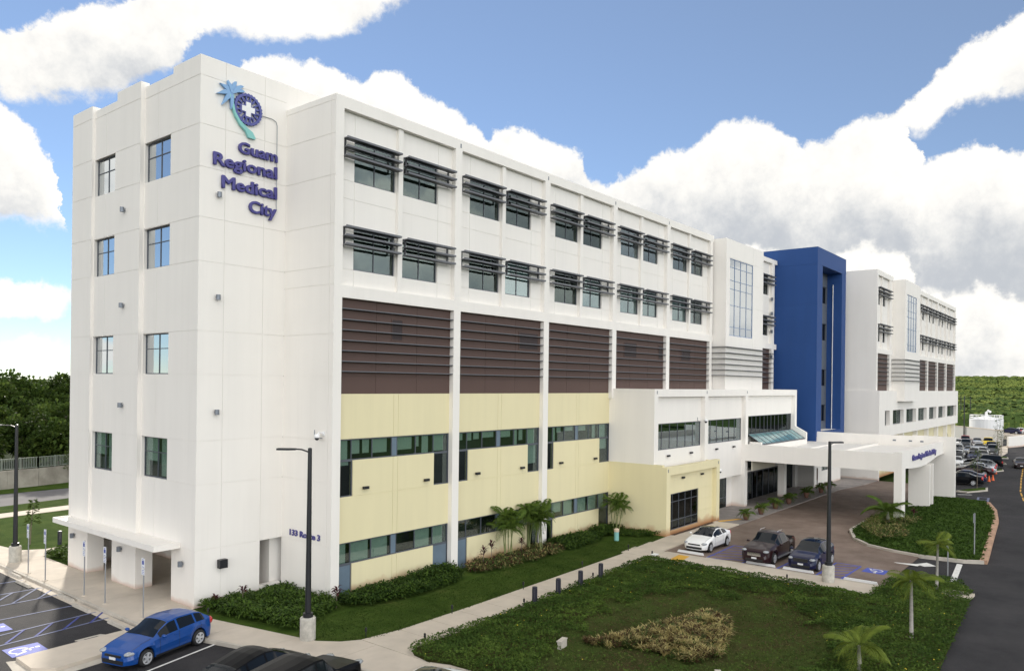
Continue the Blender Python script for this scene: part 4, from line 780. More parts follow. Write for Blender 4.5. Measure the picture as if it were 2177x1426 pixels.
# ornamental grasses of the rain garden
GB = [(-19.25+(x+19.25)*1.05, -34.87+(y+34.87)*1.05) for x, y in ((7.3, -17.3), (8.0, -18.4), (8.9, -19.3), (9.0, -20.6), (9.0, -21.6), (10.2, -22.2), (12.4, -21.6), (14.6, -20.8), (15.3, -19.8), (14.6, -19.2), (13.3, -18.9), (10.3, -18.2), (8.6, -17.9))]
r_ = random.Random(31); mb = MB(); k = 0
while k < 760:
    x, y = r_.uniform(8.2, 17.4), r_.uniform(-22.3, -16.2)
    if pdist((x, y), GB) < 0: continue
    k += 1; z = bedz(x, y)-.05+.22*min(1, pdist((x, y), GB)/1.2); h = r_.uniform(.32, .50); mi = r_.choice((0, 0, 0, 1, 2, 2))
    for i in range(20):
        a = r_.uniform(0, 6.283); e = r_.uniform(.5, 1.8); leaf(mb, (x+r_.uniform(-.05, .05), y+r_.uniform(-.05, .05), z), (math.cos(a), math.sin(a), e), h*r_.uniform(.8, 1.3), .045, .25, mi)
o = obj('ornamental_grass', mb, [MTUFT, MTUFTG, MBROWNL]); o['kind'] = 'stuff'; tag(o, 'drift of straw-coloured ornamental grass in the garden hollow', 'grass')
bed('island_planting', [(39.2, -21.2), (43.5, -18.9), (49.5, -18.7), (51.2, -20.3), (50.6, -22.2), (46, -22), (41, -23)], 240, 'mixed tufts and bronze plants at the canopy column foot', [MTUFTG, MBROWNL, ML1, MTUFT], (.25, .5), 20, .22, .3, .05, z=.3, mis=[0, 0, 1, 2, 3], seed=12, cat='plants')
# thin short grass on the floor of the hollow
r_ = random.Random(43); mb = MB(); k = 0
while k < 16000:
    x, y = r_.uniform(2.5, 23), r_.uniform(-27, -13)
    if basin(x, y) < .15+.2*mn.noise((x*.6, y*.6, 9)) or pdist((x, y), BED) < .2: continue
    k += 1; a = r_.uniform(0, 6.283); leaf(mb, (x, y, bedz2(x, y)-.06), (math.cos(a), math.sin(a), r_.uniform(.4, 1.3)), r_.uniform(.07, .15), .05, .2, 0 if mn.noise((x*.45, y*.45, 7))+r_.uniform(-.25, .25) > -.05 else 1)
o = obj('thin_grass', mb, [leafmat('thin_grass_green', (.055, .085, .020), (.10, .135, .034), 1.0), leafmat('thin_grass_brown', (.085, .072, .030), (.14, .118, .05), 1.0)]); o['kind'] = 'stuff'; tag(o, 'thin patchy grass on the floor of the garden hollow', 'grass')
# lawn blades
r_ = random.Random(41); mb = MB(); LW = [(.9, -6.9), (2.8, -5.8), (5, -5.9), (8.3, -6.9), (11, -6.7), (14, -6.1), (20, -6.7), (28, -6.5), (31.3, -8.9), (25, -9.15), (9, -9.85), (3, -9.85), (1.65, -9.05), (1.05, -8.2)]
k = 0
while k < 14000:
    x, y = r_.uniform(.9, 31.3), r_.uniform(-9.9, -5.7)
    if pdist((x, y), LW) < 0: continue
    k += 1; a = r_.uniform(0, 6.283); leaf(mb, (x, y, -.02), (math.cos(a), math.sin(a), r_.uniform(.3, 1.2)), r_.uniform(.06, .12), .05, .2, 0)
o = obj('lawn_blades', mb, [leafmat('lawn_leaf', (.034, .062, .010), (.072, .112, .021), 1.0)]); o['kind'] = 'stuff'; tag(o, 'short mown grass between the hedges and garden path', 'grass')
# --- palms
def frond_mesh(name, L, m, droop, n=24, wid=.36, ang=.9):
    mb = MB(); pts = []
    for i in range(n+1):
        t = i/n; pts.append(Vector((L*(t-.12*t*t*droop), 0, L*(ang*t-(.55+.5*droop)*t*t))))
    for i in range(n):
        p, q = pts[i], pts[i+1]; mb.add([p+Vector((0, .012, 0)), q+Vector((0, .010, 0)), q-Vector((0, .010, 0)), p-Vector((0, .012, 0))], [(0, 1, 2, 3)])
        if i < 2: continue
        t = i/n; l = L*wid*(math.sin(math.pi*min(1, t*.9+.1))**.7)+.05; d = (q-p).normalized()
        for s in (-1, 1):
            e = p+d*l*.55+Vector((0, s*l*.85, -l*.35)); w = L*.032; l *= .85+.3*((i*7+s) % 5)/5; mb.add([p, p+d*w+Vector((0, s*l*.4, l*.02)), e, p-d*w*.3+Vector((0, s*l*.4, -l*.03))], [(0, 1, 2, 3)])
    return mb.mesh(name, m)
FR = {}
def frond(kind, v):
    if (kind, v) not in FR:
        L, m, dr, ang = {'young': (1.45, MPALM, .35+.3*v, 1.0-.25*v), 'areca': (1.25, MPALMD, .5+.35*v, 1.45-.5*v), 'pot': (.8, MPALMD, .5+.2*v, 1.1-.3*v), 'date': (2.1, MPALMD, .5+.3*v, 1.1-.2*v)}[kind]
        FR[kind, v] = frond_mesh('frond', L, m, dr, ang=ang)
    return FR[kind, v]
def palm(name, x, y, z, stems, kind, label, cat='palm', group=None, trunk=None, nfr=8, seed=0, sc=1.0):
    r_ = random.Random(seed); o = thing(name, label, cat, (x, y, z), 0, group)
    for (dx, dy, h, rad, lean) in stems:
        a = r_.uniform(0, 6.28); tx, ty = dx+math.cos(a)*lean, dy+math.sin(a)*lean
        mb = MB(); mb.tube([(dx, dy, -.1), ((dx*.6+tx*.4), (dy*.6+ty*.4), h*.45), (tx, ty, h)], [rad*1.25, rad, rad*.75], 7); obj('trunk', mb, trunk or MPT, o, True)
        for i in range(nfr):
            f = link('frond', frond(kind, i % 3), o); f.location = (tx, ty, h-.02); f.rotation_euler = (r_.uniform(-.35, .35), r_.uniform(-.35, .4), 6.283*i/nfr+r_.uniform(-.3, .3)); s = sc*r_.uniform(.8, 1.1); f.scale = (s, s, s)
    return o
palm('young_palm', 18.16, -27.65, 0, [(0, 0, 2.55, .075, .06)], 'young', 'young palm with bare grey trunk on the bed beside the road, middle of three', group='young palms beside the road', nfr=11, seed=1, sc=.82)
palm('young_palm', 28.35, -26.91, 0, [(0, 0, 2.45, .07, .05)], 'young', 'farthest young palm, near the stop line of the driveway', group='young palms beside the road', nfr=10, seed=2, sc=.75)
palm('young_palm', 12.51, -26.93, 0, [(0, 0, 1.0, .08, .03)], 'young', 'low young palm at the bottom edge with bright green new leaves', group='young palms beside the road', nfr=10, seed=3, sc=.92)
def clump(r_, n, h, sp): return [(r_.uniform(-sp, sp), r_.uniform(-sp, sp), h*r_.uniform(.75, 1.05), .03, .25) for _ in range(n)]
rc = random.Random(5)
palm('areca_palm', 18.1, -4.75, 0, clump(rc, 6, 2.5, .35), 'areca', 'clump of slender palms before the second yellow bay, left of two', group='palm clumps along the yellow wall', trunk=MCANE, nfr=9, seed=4, sc=.82)
palm('areca_palm', 20.9, -4.85, 0, clump(rc, 8, 2.7, .5), 'areca', 'full clump of palms in front of the white column, right of two', group='palm clumps along the yellow wall', trunk=MCANE, nfr=9, seed=5, sc=.85)
palm('areca_palm', 30.4, -5.3, 0, clump(rc, 5, 2.4, .35), 'areca', 'small palm clump against the shaded side of the yellow box', group='palm clumps along the yellow wall', trunk=MCANE, nfr=9, seed=6, sc=.75)
palm('date_palm', 47.5, -20.2, .25, [(0, 0, .9, .12, .05)], 'date', 'short bushy palm on the island beside the canopy column', nfr=12, seed=7)
# red-leaved plants one can pick out
def ti_plant(x, y, z, h, seed, label):
    r_ = random.Random(seed); o = thing('cordyline', label, 'plant', (x, y, z), 0, 'red-leaved cordylines along the wall')
    mb = MB(); mb.tube([(0, 0, -.1), (.03, .02, h*.75)], .02, 5); obj('stem', mb, MBARK, o)
    mb = MB()
    for i in range(26):
        a = r_.uniform(0, 6.28); leaf(mb, (.03, .02, h*r_.uniform(.5, .8)), (math.cos(a), math.sin(a), r_.uniform(.3, 1.6)), r_.uniform(.35, .5), .09, .35)
    obj('foliage', mb, MRED, o)
for i, (x, y, h, lb) in enumerate(((4.55, -5.0, 1.1, 'red-leaved plant at the foot of the white end column'), (1.9, -1.1, .9, 'red-leaved plant poking up by the dark wall lamp'), (15.6, -4.9, 1.3, 'tall red-leaved plant below the second bay, left of the palm clump'), (16.6, -4.7, 1.6, 'tallest red-leaved plant beside the palm stems'), (19.6, -4.7, 1.2, 'red-leaved plant between the two palm clumps'), (.65, -.75, .6, 'small red-leaved plant nearest the white tower corner'), (50.4, -21.5, .9, 'dark red plant at the canopy column foot'))): ti_plant(x, y, 0 if x < 40 else .3, h, 50+i, lb)
# --- trees
def tree_mesh(seed, h, rx, rz, nl, lsz):
    r_ = random.Random(seed); tr = MB(); tr.tube([(0, 0, -.5), (.1, .05, h*.35), (.0, .1, h*.62)], [h*.030, h*.022, h*.012], 7); blobs = []
    for i in range(11):
        a = r_.uniform(0, 6.28); q = r_.random()**.6; c = Vector((math.cos(a)*rx*q*.75, math.sin(a)*rx*q*.75, h*.52+rz*r_.uniform(-.45, .55)*(1-.4*q)))
        blobs.append((c, rx*r_.uniform(.34, .56))); tr.tube([(0.05, .03, h*r_.uniform(.25, .45)), tuple(c*.6+Vector((0, 0, h*.18))), tuple(c)], [h*.012, h*.008, h*.003], 5)
    cr = MB()
    for i in range(nl):
        c, rr = r_.choice(blobs); d = Vector((r_.gauss(0, 1), r_.gauss(0, 1), r_.gauss(0, 1))).normalized(); p = c+d*rr*(.55+.5*r_.random()**.5); p.z = max(p.z, h*.15)
        dd = (d+Vector((r_.gauss(0, .5), r_.gauss(0, .5), r_.gauss(.2, .5)))).normalized(); leaf(cr, p, dd, lsz*r_.uniform(.7, 1.4), lsz*.6, .2, 0 if r_.random() < .75 else 1)
    return tr.mesh('trunk', MBARK), cr.mesh('crown', [MTREE, MTREE2])
TM = [tree_mesh(60+i, (9, 10.5, 8, 11)[i], (3.4, 4.0, 3.6, 3.2)[i], (3.2, 3.6, 2.8, 4.2)[i], 2600, .62) for i in range(4)]
def tree(x, y, z, k, s, label, group, name='broadleaf_tree'):
    o = thing(name, label, 'tree', (x, y, z), rv.uniform(0, 6.28), group); o.scale = (s, s, s)
    link('trunk', TM[k][0], o); link('crown', TM[k][1], o); return o
LT = 'broadleaf tree in the dense wood on the rise behind the railing'
n = 0
for row in range(7):
    for i in range(12):
        y = 57+row*7.5+rv.uniform(-2, 2); x = -8+i*5.6+row*3.5+rv.uniform(-2, 2)
        # keep to the wedge the photo shows left of the tower and a little round it
        ax = (x+19.25)/(y+34.87)
        if ax < .22 or ax > .52: continue
        tree(x, y, -.2+row*.4, rv.randrange(4), rv.uniform(.85, 1.15)*(.85+.055*row), LT, 'wood behind the railing')
def small_tree(x, y, z, h, seed, label, lean=.2):
    r_ = random.Random(seed); o = thing('young_tree', label, 'tree', (x, y, z))
    mb = MB(); mb.tube([(0, 0, -.1), (lean*.3, 0, h*.5), (lean, .05, h*.9)], [.04, .03, .012], 6); obj('trunk', mb, MBARK, o)
    mb = MB()
    for i in range(170):
        t = r_.uniform(.45, 1); a = r_.uniform(0, 6.28); q = r_.uniform(.05, .38)*(1.3-t); leaf(mb, (lean*t+math.cos(a)*q*h*.5, math.sin(a)*q*h*.5, h*t), (math.cos(a), math.sin(a), r_.uniform(-.3, .8)), .22, .13, .3)
    obj('crown', mb, MTREE2, o)
small_tree(.42, 21.69, 0, 2.9, 1, 'staked young tree on the lawn beside the left lamp post')
small_tree(14.2, 50.2, 0, 3.6, 2, 'leaning young tree in front of the concrete retaining wall', -.5)
small_tree(79.5, -22.2, 0, 4.3, 3, 'slim young tree on the near kerbed island of the far car park'); small_tree(128, -19.3, 0, 5.2, 4, 'taller young tree on the farthest kerbed island'); small_tree(117, -20.1, 0, 3.2, 5, 'small young tree on the middle kerbed island'); small_tree(133, -18.2, 0, 6.0, 6, 'spindly young tree before the small white wall')
# --- far forest, one mass
r_ = random.Random(77); mb = MB()
def crown(x, y, z, rr, hh, mi):
    for i in range(60):
        a = r_.uniform(0, 6.28); e = r_.uniform(-.1, 1.5); p = Vector((x+math.cos(a)*math.cos(e)*rr, y+math.sin(a)*math.cos(e)*rr, z+math.sin(e)*hh)); d = Vector((math.cos(a)*math.cos(e), math.sin(a)*math.cos(e), .6*math.sin(e)+.2))
        t = Vector((-math.sin(a), math.cos(a), 0))*rr*.17; u = d.cross(t).normalized()*rr*.16; mb.add([p-t-u, p+t*.8-u*.6, p+t*.7+u, p-t*.9+u*.8], [(0, 1, 2, 3)], mi if r_.random() < .8 else 1-mi)
def hillz(d): return -.6+ (0 if d < 900 else 34*min(1, (d-900)/1100))
for i in range(5000):
    d = 224+1900*r_.random()**2.0; a = r_.uniform(-.05, .15)
    x, y = -19.25+d*math.cos(a), -34.87+d*math.sin(a)
    s = 1+d/1100; lt = mn.noise((x*.006, y*.006, 3)) > .02
    crown(x, y, hillz(d)+1.5, r_.uniform(2.4, 4.4)*s, r_.uniform(2.5, 4)*min(s, 1.8), 1 if lt else 0)
o = obj('far_forest', mb, [mat('forest_leaf', (.045, .078, .022), .8, spec=.05, col2=(.085, .13, .034), vscale=.02), mat('forest_leaf_light', (.11, .15, .032), .8, spec=.05, col2=(.19, .23, .055), vscale=.02)]); o['kind'] = 'stuff'; tag(o, 'green forest stretching to the far ridge', 'forest')
hill = MB()
NA, ND = 60, 14
for i in range(NA+1):
    for j in range(ND+1):
        a = -.5+1.15*i/NA; d = 205+2600*(j/ND)**1.6; hill.v.append((-19.25+d*math.cos(a), -34.87+d*math.sin(a), hillz(d)+ (6*mn.noise((a*6, d*.002, 1)) if d > 900 else 0)))
for i in range(NA):
    for j in range(ND): p = i*(ND+1)+j; hill.f.append((p, p+ND+1, p+ND+2, p+1)); hill.m.append(0)
struct('hills', hill, MFAR, True)
# ------------------------------------------------------------------ signs on the building
def text_sign(parent, text, origin, ux, uz, nrm, height, width, m, depth=.12, bold=.028, spacing=1.0):
    ux, uz, nrm = Vector(ux), Vector(uz), Vector(nrm)
    for me, off in GLY[text]:
        for v in me.vertices: v.co = ux*v.co.x+uz*v.co.y+nrm*(v.co.z+depth/2)
        me.materials.append(m); me.update(); o = link('letter', me, parent); o.location = Vector(origin)+ux*off
sg = thing('building_sign', 'raised purple letters reading Guam Regional Medical City on the white tower', 'sign', (0, -.03, 19.4))
def loc(x, z, y=0): return (x, y, z-19.4)
for t, x0, x1, zb, h in (('Guam', 1.99, 4.25, 22.44, .56), ('Regional', .65, 4.24, 21.56, .60), ('Medical', 1.11, 4.24, 20.51, .60), ('City', 2.62, 4.24, 19.56, .60)):
    text_sign(sg, t, loc(x0, zb), (1, 0, 0), (0, 0, 1), (0, -1, 0), h, x1-x0, MLET)
s2 = thing('canopy_sign', 'purple letters Guam Regional Medical City along the curved canopy fascia', 'sign', (52.65, -20.87, 4.9))
text_sign(s2, 'Guam Regional Medical City', (0, 0, 0), (1, 0, 0), (0, 0, 1), (0, -1, 0), .48, 10.4, MLET, depth=.08)
s3 = thing('address_sign', 'purple address letters 133 Route 3 beside the lamp post', 'sign', (4.83, -.77, 2.97))
text_sign(s3, '133 Route 3', (0, 0, 0), (0, -1, 0), (0, 0, 1), (-1, 0, 0), .30, 2.55, MLET, depth=.04)
# emblem: bent palm with a toothed wheel round a cross
lg = thing('hospital_emblem', 'raised emblem of a leaning palm and toothed wheel with white cross', 'emblem', (2.5, -.03, 24.71))
def relief(name, poly, d0, d1, m):
    mb = MB(); n = len(poly); a = sum(poly[i][0]*poly[(i+1) % n][1]-poly[(i+1) % n][0]*poly[i][1] for i in range(n))
    if a < 0: poly = poly[::-1]
    mb.add([(x, -d0, z) for x, z in poly]+[(x, -d1, z) for x, z in poly], [tuple(range(n))[::-1], tuple(range(n, 2*n))]+[(i, (i+1) % n, n+(i+1) % n, n+i) for i in range(n)]); return obj(name, mb, m, lg)
def ring(name, r0, r1, d0, d1, m, n=48, teeth=0):
    mb = MB(); P = []
    for i in range(n):
        t = 2*math.pi*i/n; rr = r1*(1.07 if teeth and (i % 2 == 0) else 1); P.append(((r0*math.cos(t), r0*math.sin(t)), (rr*math.cos(t), rr*math.sin(t))))
    vs_ = [];
    for (a, b) in P: vs_ += [(a[0], -d0, a[1]), (b[0], -d0, b[1]), (b[0], -d1, b[1]), (a[0], -d1, a[1])]
    fs = []
    for i in range(n):
        j = (i+1) % n
        for k in range(4): fs.append((i*4+k, i*4+(k+1) % 4, j*4+(k+1) % 4, j*4+k))
    mb.add(vs_, fs); return obj(name, mb, m, lg)
ring('gear_rim', .65, .76, 0, .12, MGEAR, 56, 1)
for i in range(16):
    t = 2*math.pi*(i+.5)/16; c, s = math.cos(t), math.sin(t); w0, w1 = .03, .045
    relief('gear_spoke', [(.40*c-w0*s, .40*s+w0*c), (.40*c+w0*s, .40*s-w0*c), (.63*c+w1*s, .63*s-w1*c), (.63*c-w1*s, .63*s+w1*c)], 0, .11, MGEAR)
cr_ = [(-.15, -.40), (.15, -.40), (.15, -.15), (.40, -.15), (.40, .15), (.15, .15), (.15, .40), (-.15, .40), (-.15, .15), (-.40, .15), (-.40, -.15), (-.15, -.15)]
relief('cross', [(x*.9, z*.9) for x, z in cr_], 0, .125, MWH)
relief('cross_border', [(x*1.08+math.copysign(.02, x), z*1.08+math.copysign(.02, z)) for x, z in cr_], 0, .10, MGEAR)
relief('palm_trunk', [(-1.05, .45), (-.80, .50), (-.83, .1), (-.72, -.32), (-.45, -.68), (-.05, -.95), (.25, -1.10), (.41, -1.36), (.40, -1.42), (.02, -1.42), (-.14, -1.14), (-.44, -.92), (-.72, -.55), (-.93, -.1)], 0, .14, MTRUNK)
tipz = []
for tip, w in (((-.65, 1.2), .2), ((-1.57, .86), .24), ((-1.75, .30), .24), ((-1.45, -.17), .24), ((-.95, -.25), .2), ((-.28, 1.06), .18), ((-.22, .80), .18), ((-1.15, 1.12), .2)):
    b_ = Vector((-.92, .55)); t = Vector(tip); d = t-b_; nn = Vector((-d.y, d.x)).normalized(); up = Vector((0, .10))
    mdl = b_+d*.45+up
    relief('palm_leaf', [tuple(b_+nn*.05), tuple(mdl+nn*w*.55), tuple(b_+d*.8+up*.8+nn*w*.35), tuple(t), tuple(b_+d*.75+up*.3-nn*w*.2), tuple(mdl-nn*w*.4), tuple(b_-nn*.05)], 0, .12+.006*len(tipz), MFROND); tipz.append(1)
mb = MB(); mb.tube([(.75, -.02, -.08), (1.45, -.02, -.07), (1.68, -.02, -.15), (1.75, -.02, -.35), (1.75, -.02, -4.75)], .018, 5); obj('conduit', mb, MFIX, lg)
# ------------------------------------------------------------------ fixtures on the walls
def wall_lamp(x, y, z, n, label, kind='can', group='wall lamps'):
    o = thing('wall_lamp', label, 'lamp', (x, y, z), {'-y': 0, '-x': -math.pi/2}[n], group)
    mb = MB()
    if kind == 'can': mb.lathe([(.02, -.13), (.11, -.13), (.11, .13), (.02, .13)], 10, (0, -.16, 0)); mb2 = MB(); mb2.box(-.05, .05, -.09, 0, -.05, .05)
    elif kind == 'bar': mb.box(-.18, .18, -.17, -.04, -.07, .07); mb2 = MB(); mb2.box(-.06, .06, -.04, 0, -.05, .05)
    else: mb.box(-.21, .21, -.30, -.03, -.20, .22); mb2 = MB(); mb2.box(-.15, .15, -.03, 0, -.15, .15)
    obj('housing', mb, MBLK if kind == 'bar' else (MFIX if kind == 'can' else MBLK), o); obj('mount', mb2, MFIX, o); return o
for z, s in ((20.1, 'top'), (14.96, 'middle'), (9.61, 'lowest')): wall_lamp(-.23, 7.2, z, '-x', s+' small grey lamp on the left face of the tower', 'can')
for z, s in ((20.1, 'top'), (15.07, 'middle'), (9.44, 'lowest')): wall_lamp(.97, 0, z, '-y', s+' small grey lamp on the lettered face of the tower', 'can')
for y, z, x, s in ((12.7, 1.9, -.38, 'left'), (7.12, 1.9, -.23, 'middle'), (1.1, 2.0, 0, 'right')): wall_lamp(x, y, z, '-x', 'grey lamp under the small canopy on the '+s+' pier', 'can')
wall_lamp(1.36, 0, 1.95, '-y', 'dark box lamp low on the tower face above the shrubs', 'box')
for k, s in enumerate(('first', 'second', 'third')):
    for q, (dx, t) in enumerate(((2.53, 'left'), (7.0, 'right'))): wall_lamp(CS[k]+dx, YW, 5.49, '-y', t+' black bar lamp on the '+s+' yellow bay', 'bar')
for x, s in ((34.35, 'first'), (38.33, 'second'), (43.28, 'third'), (47.0, 'fourth')): wall_lamp(x, YR, 5.61, '-y', s+' black bar lamp below the annex windows from the left', 'bar')
for x, s in ((34.74, 'left'), (38.1, 'right')): wall_lamp(x, YC, 4.0, '-y', s+' black bar lamp above the dark window of the yellow box', 'bar')
def cctv(x, y, z, rz, label):
    o = thing('security_camera', label, 'camera', (x, y, z), rz)
    mb = MB(); mb.tube([(0, 0, .1), (0, -.3, .16), (0, -.42, .05)], .035, 6); mb.box(-.08, .08, -.04, 0, 0, .2); obj('bracket', mb, MWH, o)
    mb = MB(); mb.lathe([(.02, .1), (.13, .08), (.15, -.05), (.14, -.1)], 12, (0, -.42, 0)); obj('housing', mb, MWH, o, True)
    mb = MB(); mb.lathe([(.12, -.1), (.10, -.18), (.04, -.23)], 12, (0, -.42, 0)); obj('dome', mb, MBLK, o, True)
    mb = MB(); mb.tube([(-.75, -.01, .25), (-.74, -.03, .02), (-.6, -.03, -.12), (-.1, -.03, -.15)], .02, 5); obj('cable', mb, MFIX, o)
cctv(4.84, -3.5, 8.3, -math.pi/2, 'white dome camera on the shaded side wall above the address'); cctv(40.3, YR, 8.2, 0, 'white dome camera beside the annex column'); cctv(41.2, -8.3, 4.05, 0, 'small white camera at the corner of the yellow box')
# ------------------------------------------------------------------ street furniture
MTERR = mat('terracotta', (.16, .08, .055), .8, var=.15, vscale=6); MGALV = mat('galvanised_steel', (.34, .35, .37), .45, .6); MSIGN = mat('sign_white', (.78, .79, .82), .5); MSB = mat('sign_blue', (.03, .06, .32), .5); MORG = mat('cone_orange', (.75, .13, .03), .6); MBOL = mat('bollard_metal', (.045, .045, .065), .4, .3)
MPLATE = mat('number_plate', (.72, .73, .75), .5, var=.15, vscale=30)
def lamp_post(x, y, z, h, d, arm, label):
    o = thing('lamp_post', label, 'lamp post', (x, y, z), 0, 'black lamp posts on concrete bases')
    mb = MB(); mb.lathe([(.33, -.2), (.33, .9), (.30, .95), (.05, .95)], 18); obj('base', mb, mat('lamp_base_concrete', (.46, .44, .39), .9, var=.2, vscale=5) if 'lamp_base_concrete' not in bpy.data.materials else bpy.data.materials['lamp_base_concrete'], o)
    mb = MB(); mb.lathe([(.21, .95), (.21, 1.12), (.13, 1.14), (.085, h), (.02, h+.02)], 12); obj('pole', mb, MBLK, o)
    d = Vector((d[0], d[1], 0)).normalized(); mb = MB(); mb.tube([(0, 0, h-.18), tuple(d*.35+Vector((0, 0, h-.06))), tuple(d*(arm-.7)+Vector((0, 0, h-.04)))], .035, 6); obj('arm', mb, MBLK, o)
    s = Vector((-d.y, d.x, 0)); mb = MB(); a0, a1 = d*(arm-.75), d*(arm+.05)
    P = [a0-s*.07, a0+s*.07, d*(arm-.5)+s*.17, a1+s*.15, a1-s*.15, d*(arm-.5)-s*.17]; mb.prism([(p.x, p.y) for p in P], h-.09, h-.01); obj('lamp_head', mb, MBLK, o)
    mb = MB(); P = [d*(arm-.45)-s*.12, d*(arm-.45)+s*.12, d*(arm-.02)+s*.11, d*(arm-.02)-s*.11]; mb.prism([(p.x, p.y) for p in P], h-.10, h-.091); obj('lens', mb, MWH, o)
lamp_post(.88, -7.72, 0, 8.15, (-.625, .78), 1.35, 'tall black lamp post in front of the address letters')
lamp_post(25.95, -21.85, 0, 7.95, (.8, -.6), .75, 'tall black lamp post beside the parked dark blue car')
lamp_post(-2.04, 16.9, 0, 8.2, (-.625, .78), 1.6, 'tall black lamp post at the left edge near the lawn')
for i, (x, y, h) in enumerate(((170.7, -7.95, 9.5), (223, .3, 9), (226, -1.6, 9))):
    o = thing('lamp_post', ('dark pole rising from the far car park before the grey wall', 'left of two distant poles against the forest', 'right of two distant poles against the forest')[i], 'lamp post', (x, y, 0), 0, 'distant poles'); mb = MB(); mb.lathe([(.14, -.3), (.09, h), (.02, h+.02)], 8); obj('pole', mb, MBLK, o); mb = MB(); mb.box(-.5, .5, -.12, .12, h-.05, h+.08); obj('lamp_head', mb, MBLK, o)
def sign_post(x, y, h, label, plates=True, rz=0):
    o = thing('parking_sign', label, 'sign', (x, y, 0), rz, 'accessible parking signs along the kerb')
    mb = MB(); mb.lathe([(.032, -.1), (.032, h), (.01, h+.01)], 8); obj('post', mb, MGALV, o)
    mb = MB(); mb.lathe([(.14, 0), (.13, .03), (.035, .04)], 12); obj('foot', mb, MCON, o)
    if plates:
        mb = MB(); mb.box(-.038, -.034, -.15, .15, h-.47, h-.01); p = obj('plate', mb, MSIGN, o); mb = MB(); mb.box(-.041, -.0385, -.085, .085, h-.30, h-.12); obj('blue_symbol', mb, MSB, p)
        mb = MB(); mb.box(-.041, -.0385, -.10, .10, h-.42, h-.40); obj('line', mb, MSB, p); mb = MB(); mb.box(-.041, -.0385, -.10, .10, h-.08, h-.06); obj('line', mb, MSB, p)
        mb = MB(); mb.box(-.038, -.034, -.15, .15, h-.78, h-.50); p = obj('plate', mb, MSIGN, o)
        for q in range(3): mb = MB(); mb.box(-.041, -.0385, -.10, .10, h-.57-q*.08, h-.55-q*.08); obj('line', mb, MSB, p)
for (x, y), s in zip(((-2.61, 13.2), (-2.59, 10.85), (-2.46, 6.25), (-2.41, 4.0), (-2.31, .3)), ('leftmost white sign on a steel post at the kerb', 'second sign from the left on a steel post at the kerb', 'third sign from the left, before the left pier', 'fourth sign from the left, before the doorway', 'nearest sign post, right behind the blue car')): sign_post(x, y, 2.79, s)
for (x, y, h, s) in ((38.9, -27.3, 2.9, 'thin grey post with sign edge-on at the island tip'), (31.1, -27.0, 2.4, 'thin sign post by the white stop line')):
    o = thing('sign_post', s, 'sign', (x, y, 0)); mb = MB(); mb.lathe([(.035, -.1), (.035, h), (.01, h+.01)], 8); obj('post', mb, MGALV, o); mb = MB(); mb.box(-.3, .3, .036, .045, h-.62, h-.02) if h > 2.5 else mb.box(-.2, .2, .036, .045, h-.5, h-.05); obj('plate', mb, MGALV, o)
def bollard(x, y, label, h=.88):
    o = thing('bollard_light', label, 'bollard', (x, y, 0), 0, 'bollard lights along the garden path')
    mb = MB(); mb.lathe([(.125, -.1), (.125, .12), (.11, .12), (.11, .13)], 12); obj('base', mb, MBOL, o)
    for i in range(4): t = R(45+90*i); mb = MB(); mb.box(-.03, .03, -.03, .03, .12, h-.09); q = obj('upright', mb, MBOL, o); q.location = (math.cos(t)*.095, math.sin(t)*.095, 0)
    mb = MB(); mb.lathe([(.045, .12), (.045, h-.1)], 10); obj('lens', mb, mat('lens_grey', (.25, .25, .28), .4) if 'lens_grey' not in bpy.data.materials else bpy.data.materials['lens_grey'], o)
    mb = MB(); mb.lathe([(.12, h-.1), (.13, h-.08), (.13, h-.02), (.05, h)], 12); obj('cap', mb, MBOL, o)
for x, y, s in ((11.45, -11.9, 'nearest of four dark bollard lights along the garden path'), (13.57, -11.85, 'second of four dark bollard lights from the near end'), (15.74, -11.8, 'third of four dark bollard lights from the near end'), (17.94, -11.72, 'farthest of four dark bollard lights along the garden path')): bollard(x, y, s)
bollard(1.7, 20.3, 'dark bollard light on the lawn left of the tower')
PL = [(2.66, -9.4), (3.79, -11.85), (7.55, -9.9), (10.71, -11.8), (13.23, -9.8), (19.32, -9.55), (17.39, -11.55), (25.4, -9.2), (24.7, -11.35), (24.4, -20.05), (-.25, -1.7)]
for i, (x, y) in enumerate(PL):
    o = thing('path_light', ('short black spike light at the curve of the lawn', 'short black spike light at the rounded tip of the garden bed', 'short black spike light, near one on the lawn side of the path', 'short black spike light just before the nearest bollard', 'short black spike light on the lawn side facing the nearest bollard', 'short black spike light on the lawn side facing the farthest bollards', 'short black spike light between the third and fourth bollards', 'short black spike light on the lawn near the yellow box', 'short black spike light at the far corner of the garden bed', 'short black spike light at the bed edge below the parked cars', 'short black spike light at the shrub tip behind the blue car')[i], 'path light', (x, y, 0), 0, 'short spike lights along the path')
    mb = MB(); mb.lathe([(.02, -.1), (.02, .26)], 6); obj('spike', mb, MBLK, o); mb = MB(); mb.lathe([(.045, .24), (.05, .26), (.05, .40), (.02, .42)], 8); obj('lamp_head', mb, MBLK, o)
o = tag(obj('stand_pipe', MB().lathe([(.17, -.1), (.17, .62), (.02, .62)], 14), mat('teal_paint', (.20, .45, .42), .5), loc=(27.8, -6.85, 0)), 'pale teal stand pipe with tan cap on the lawn', 'pipe'); mb = MB(); mb.lathe([(.19, .62), (.19, .80), (.12, .85), (.02, .86)], 14); obj('cap', mb, mat('tan_cap', (.55, .44, .33), .6), o)
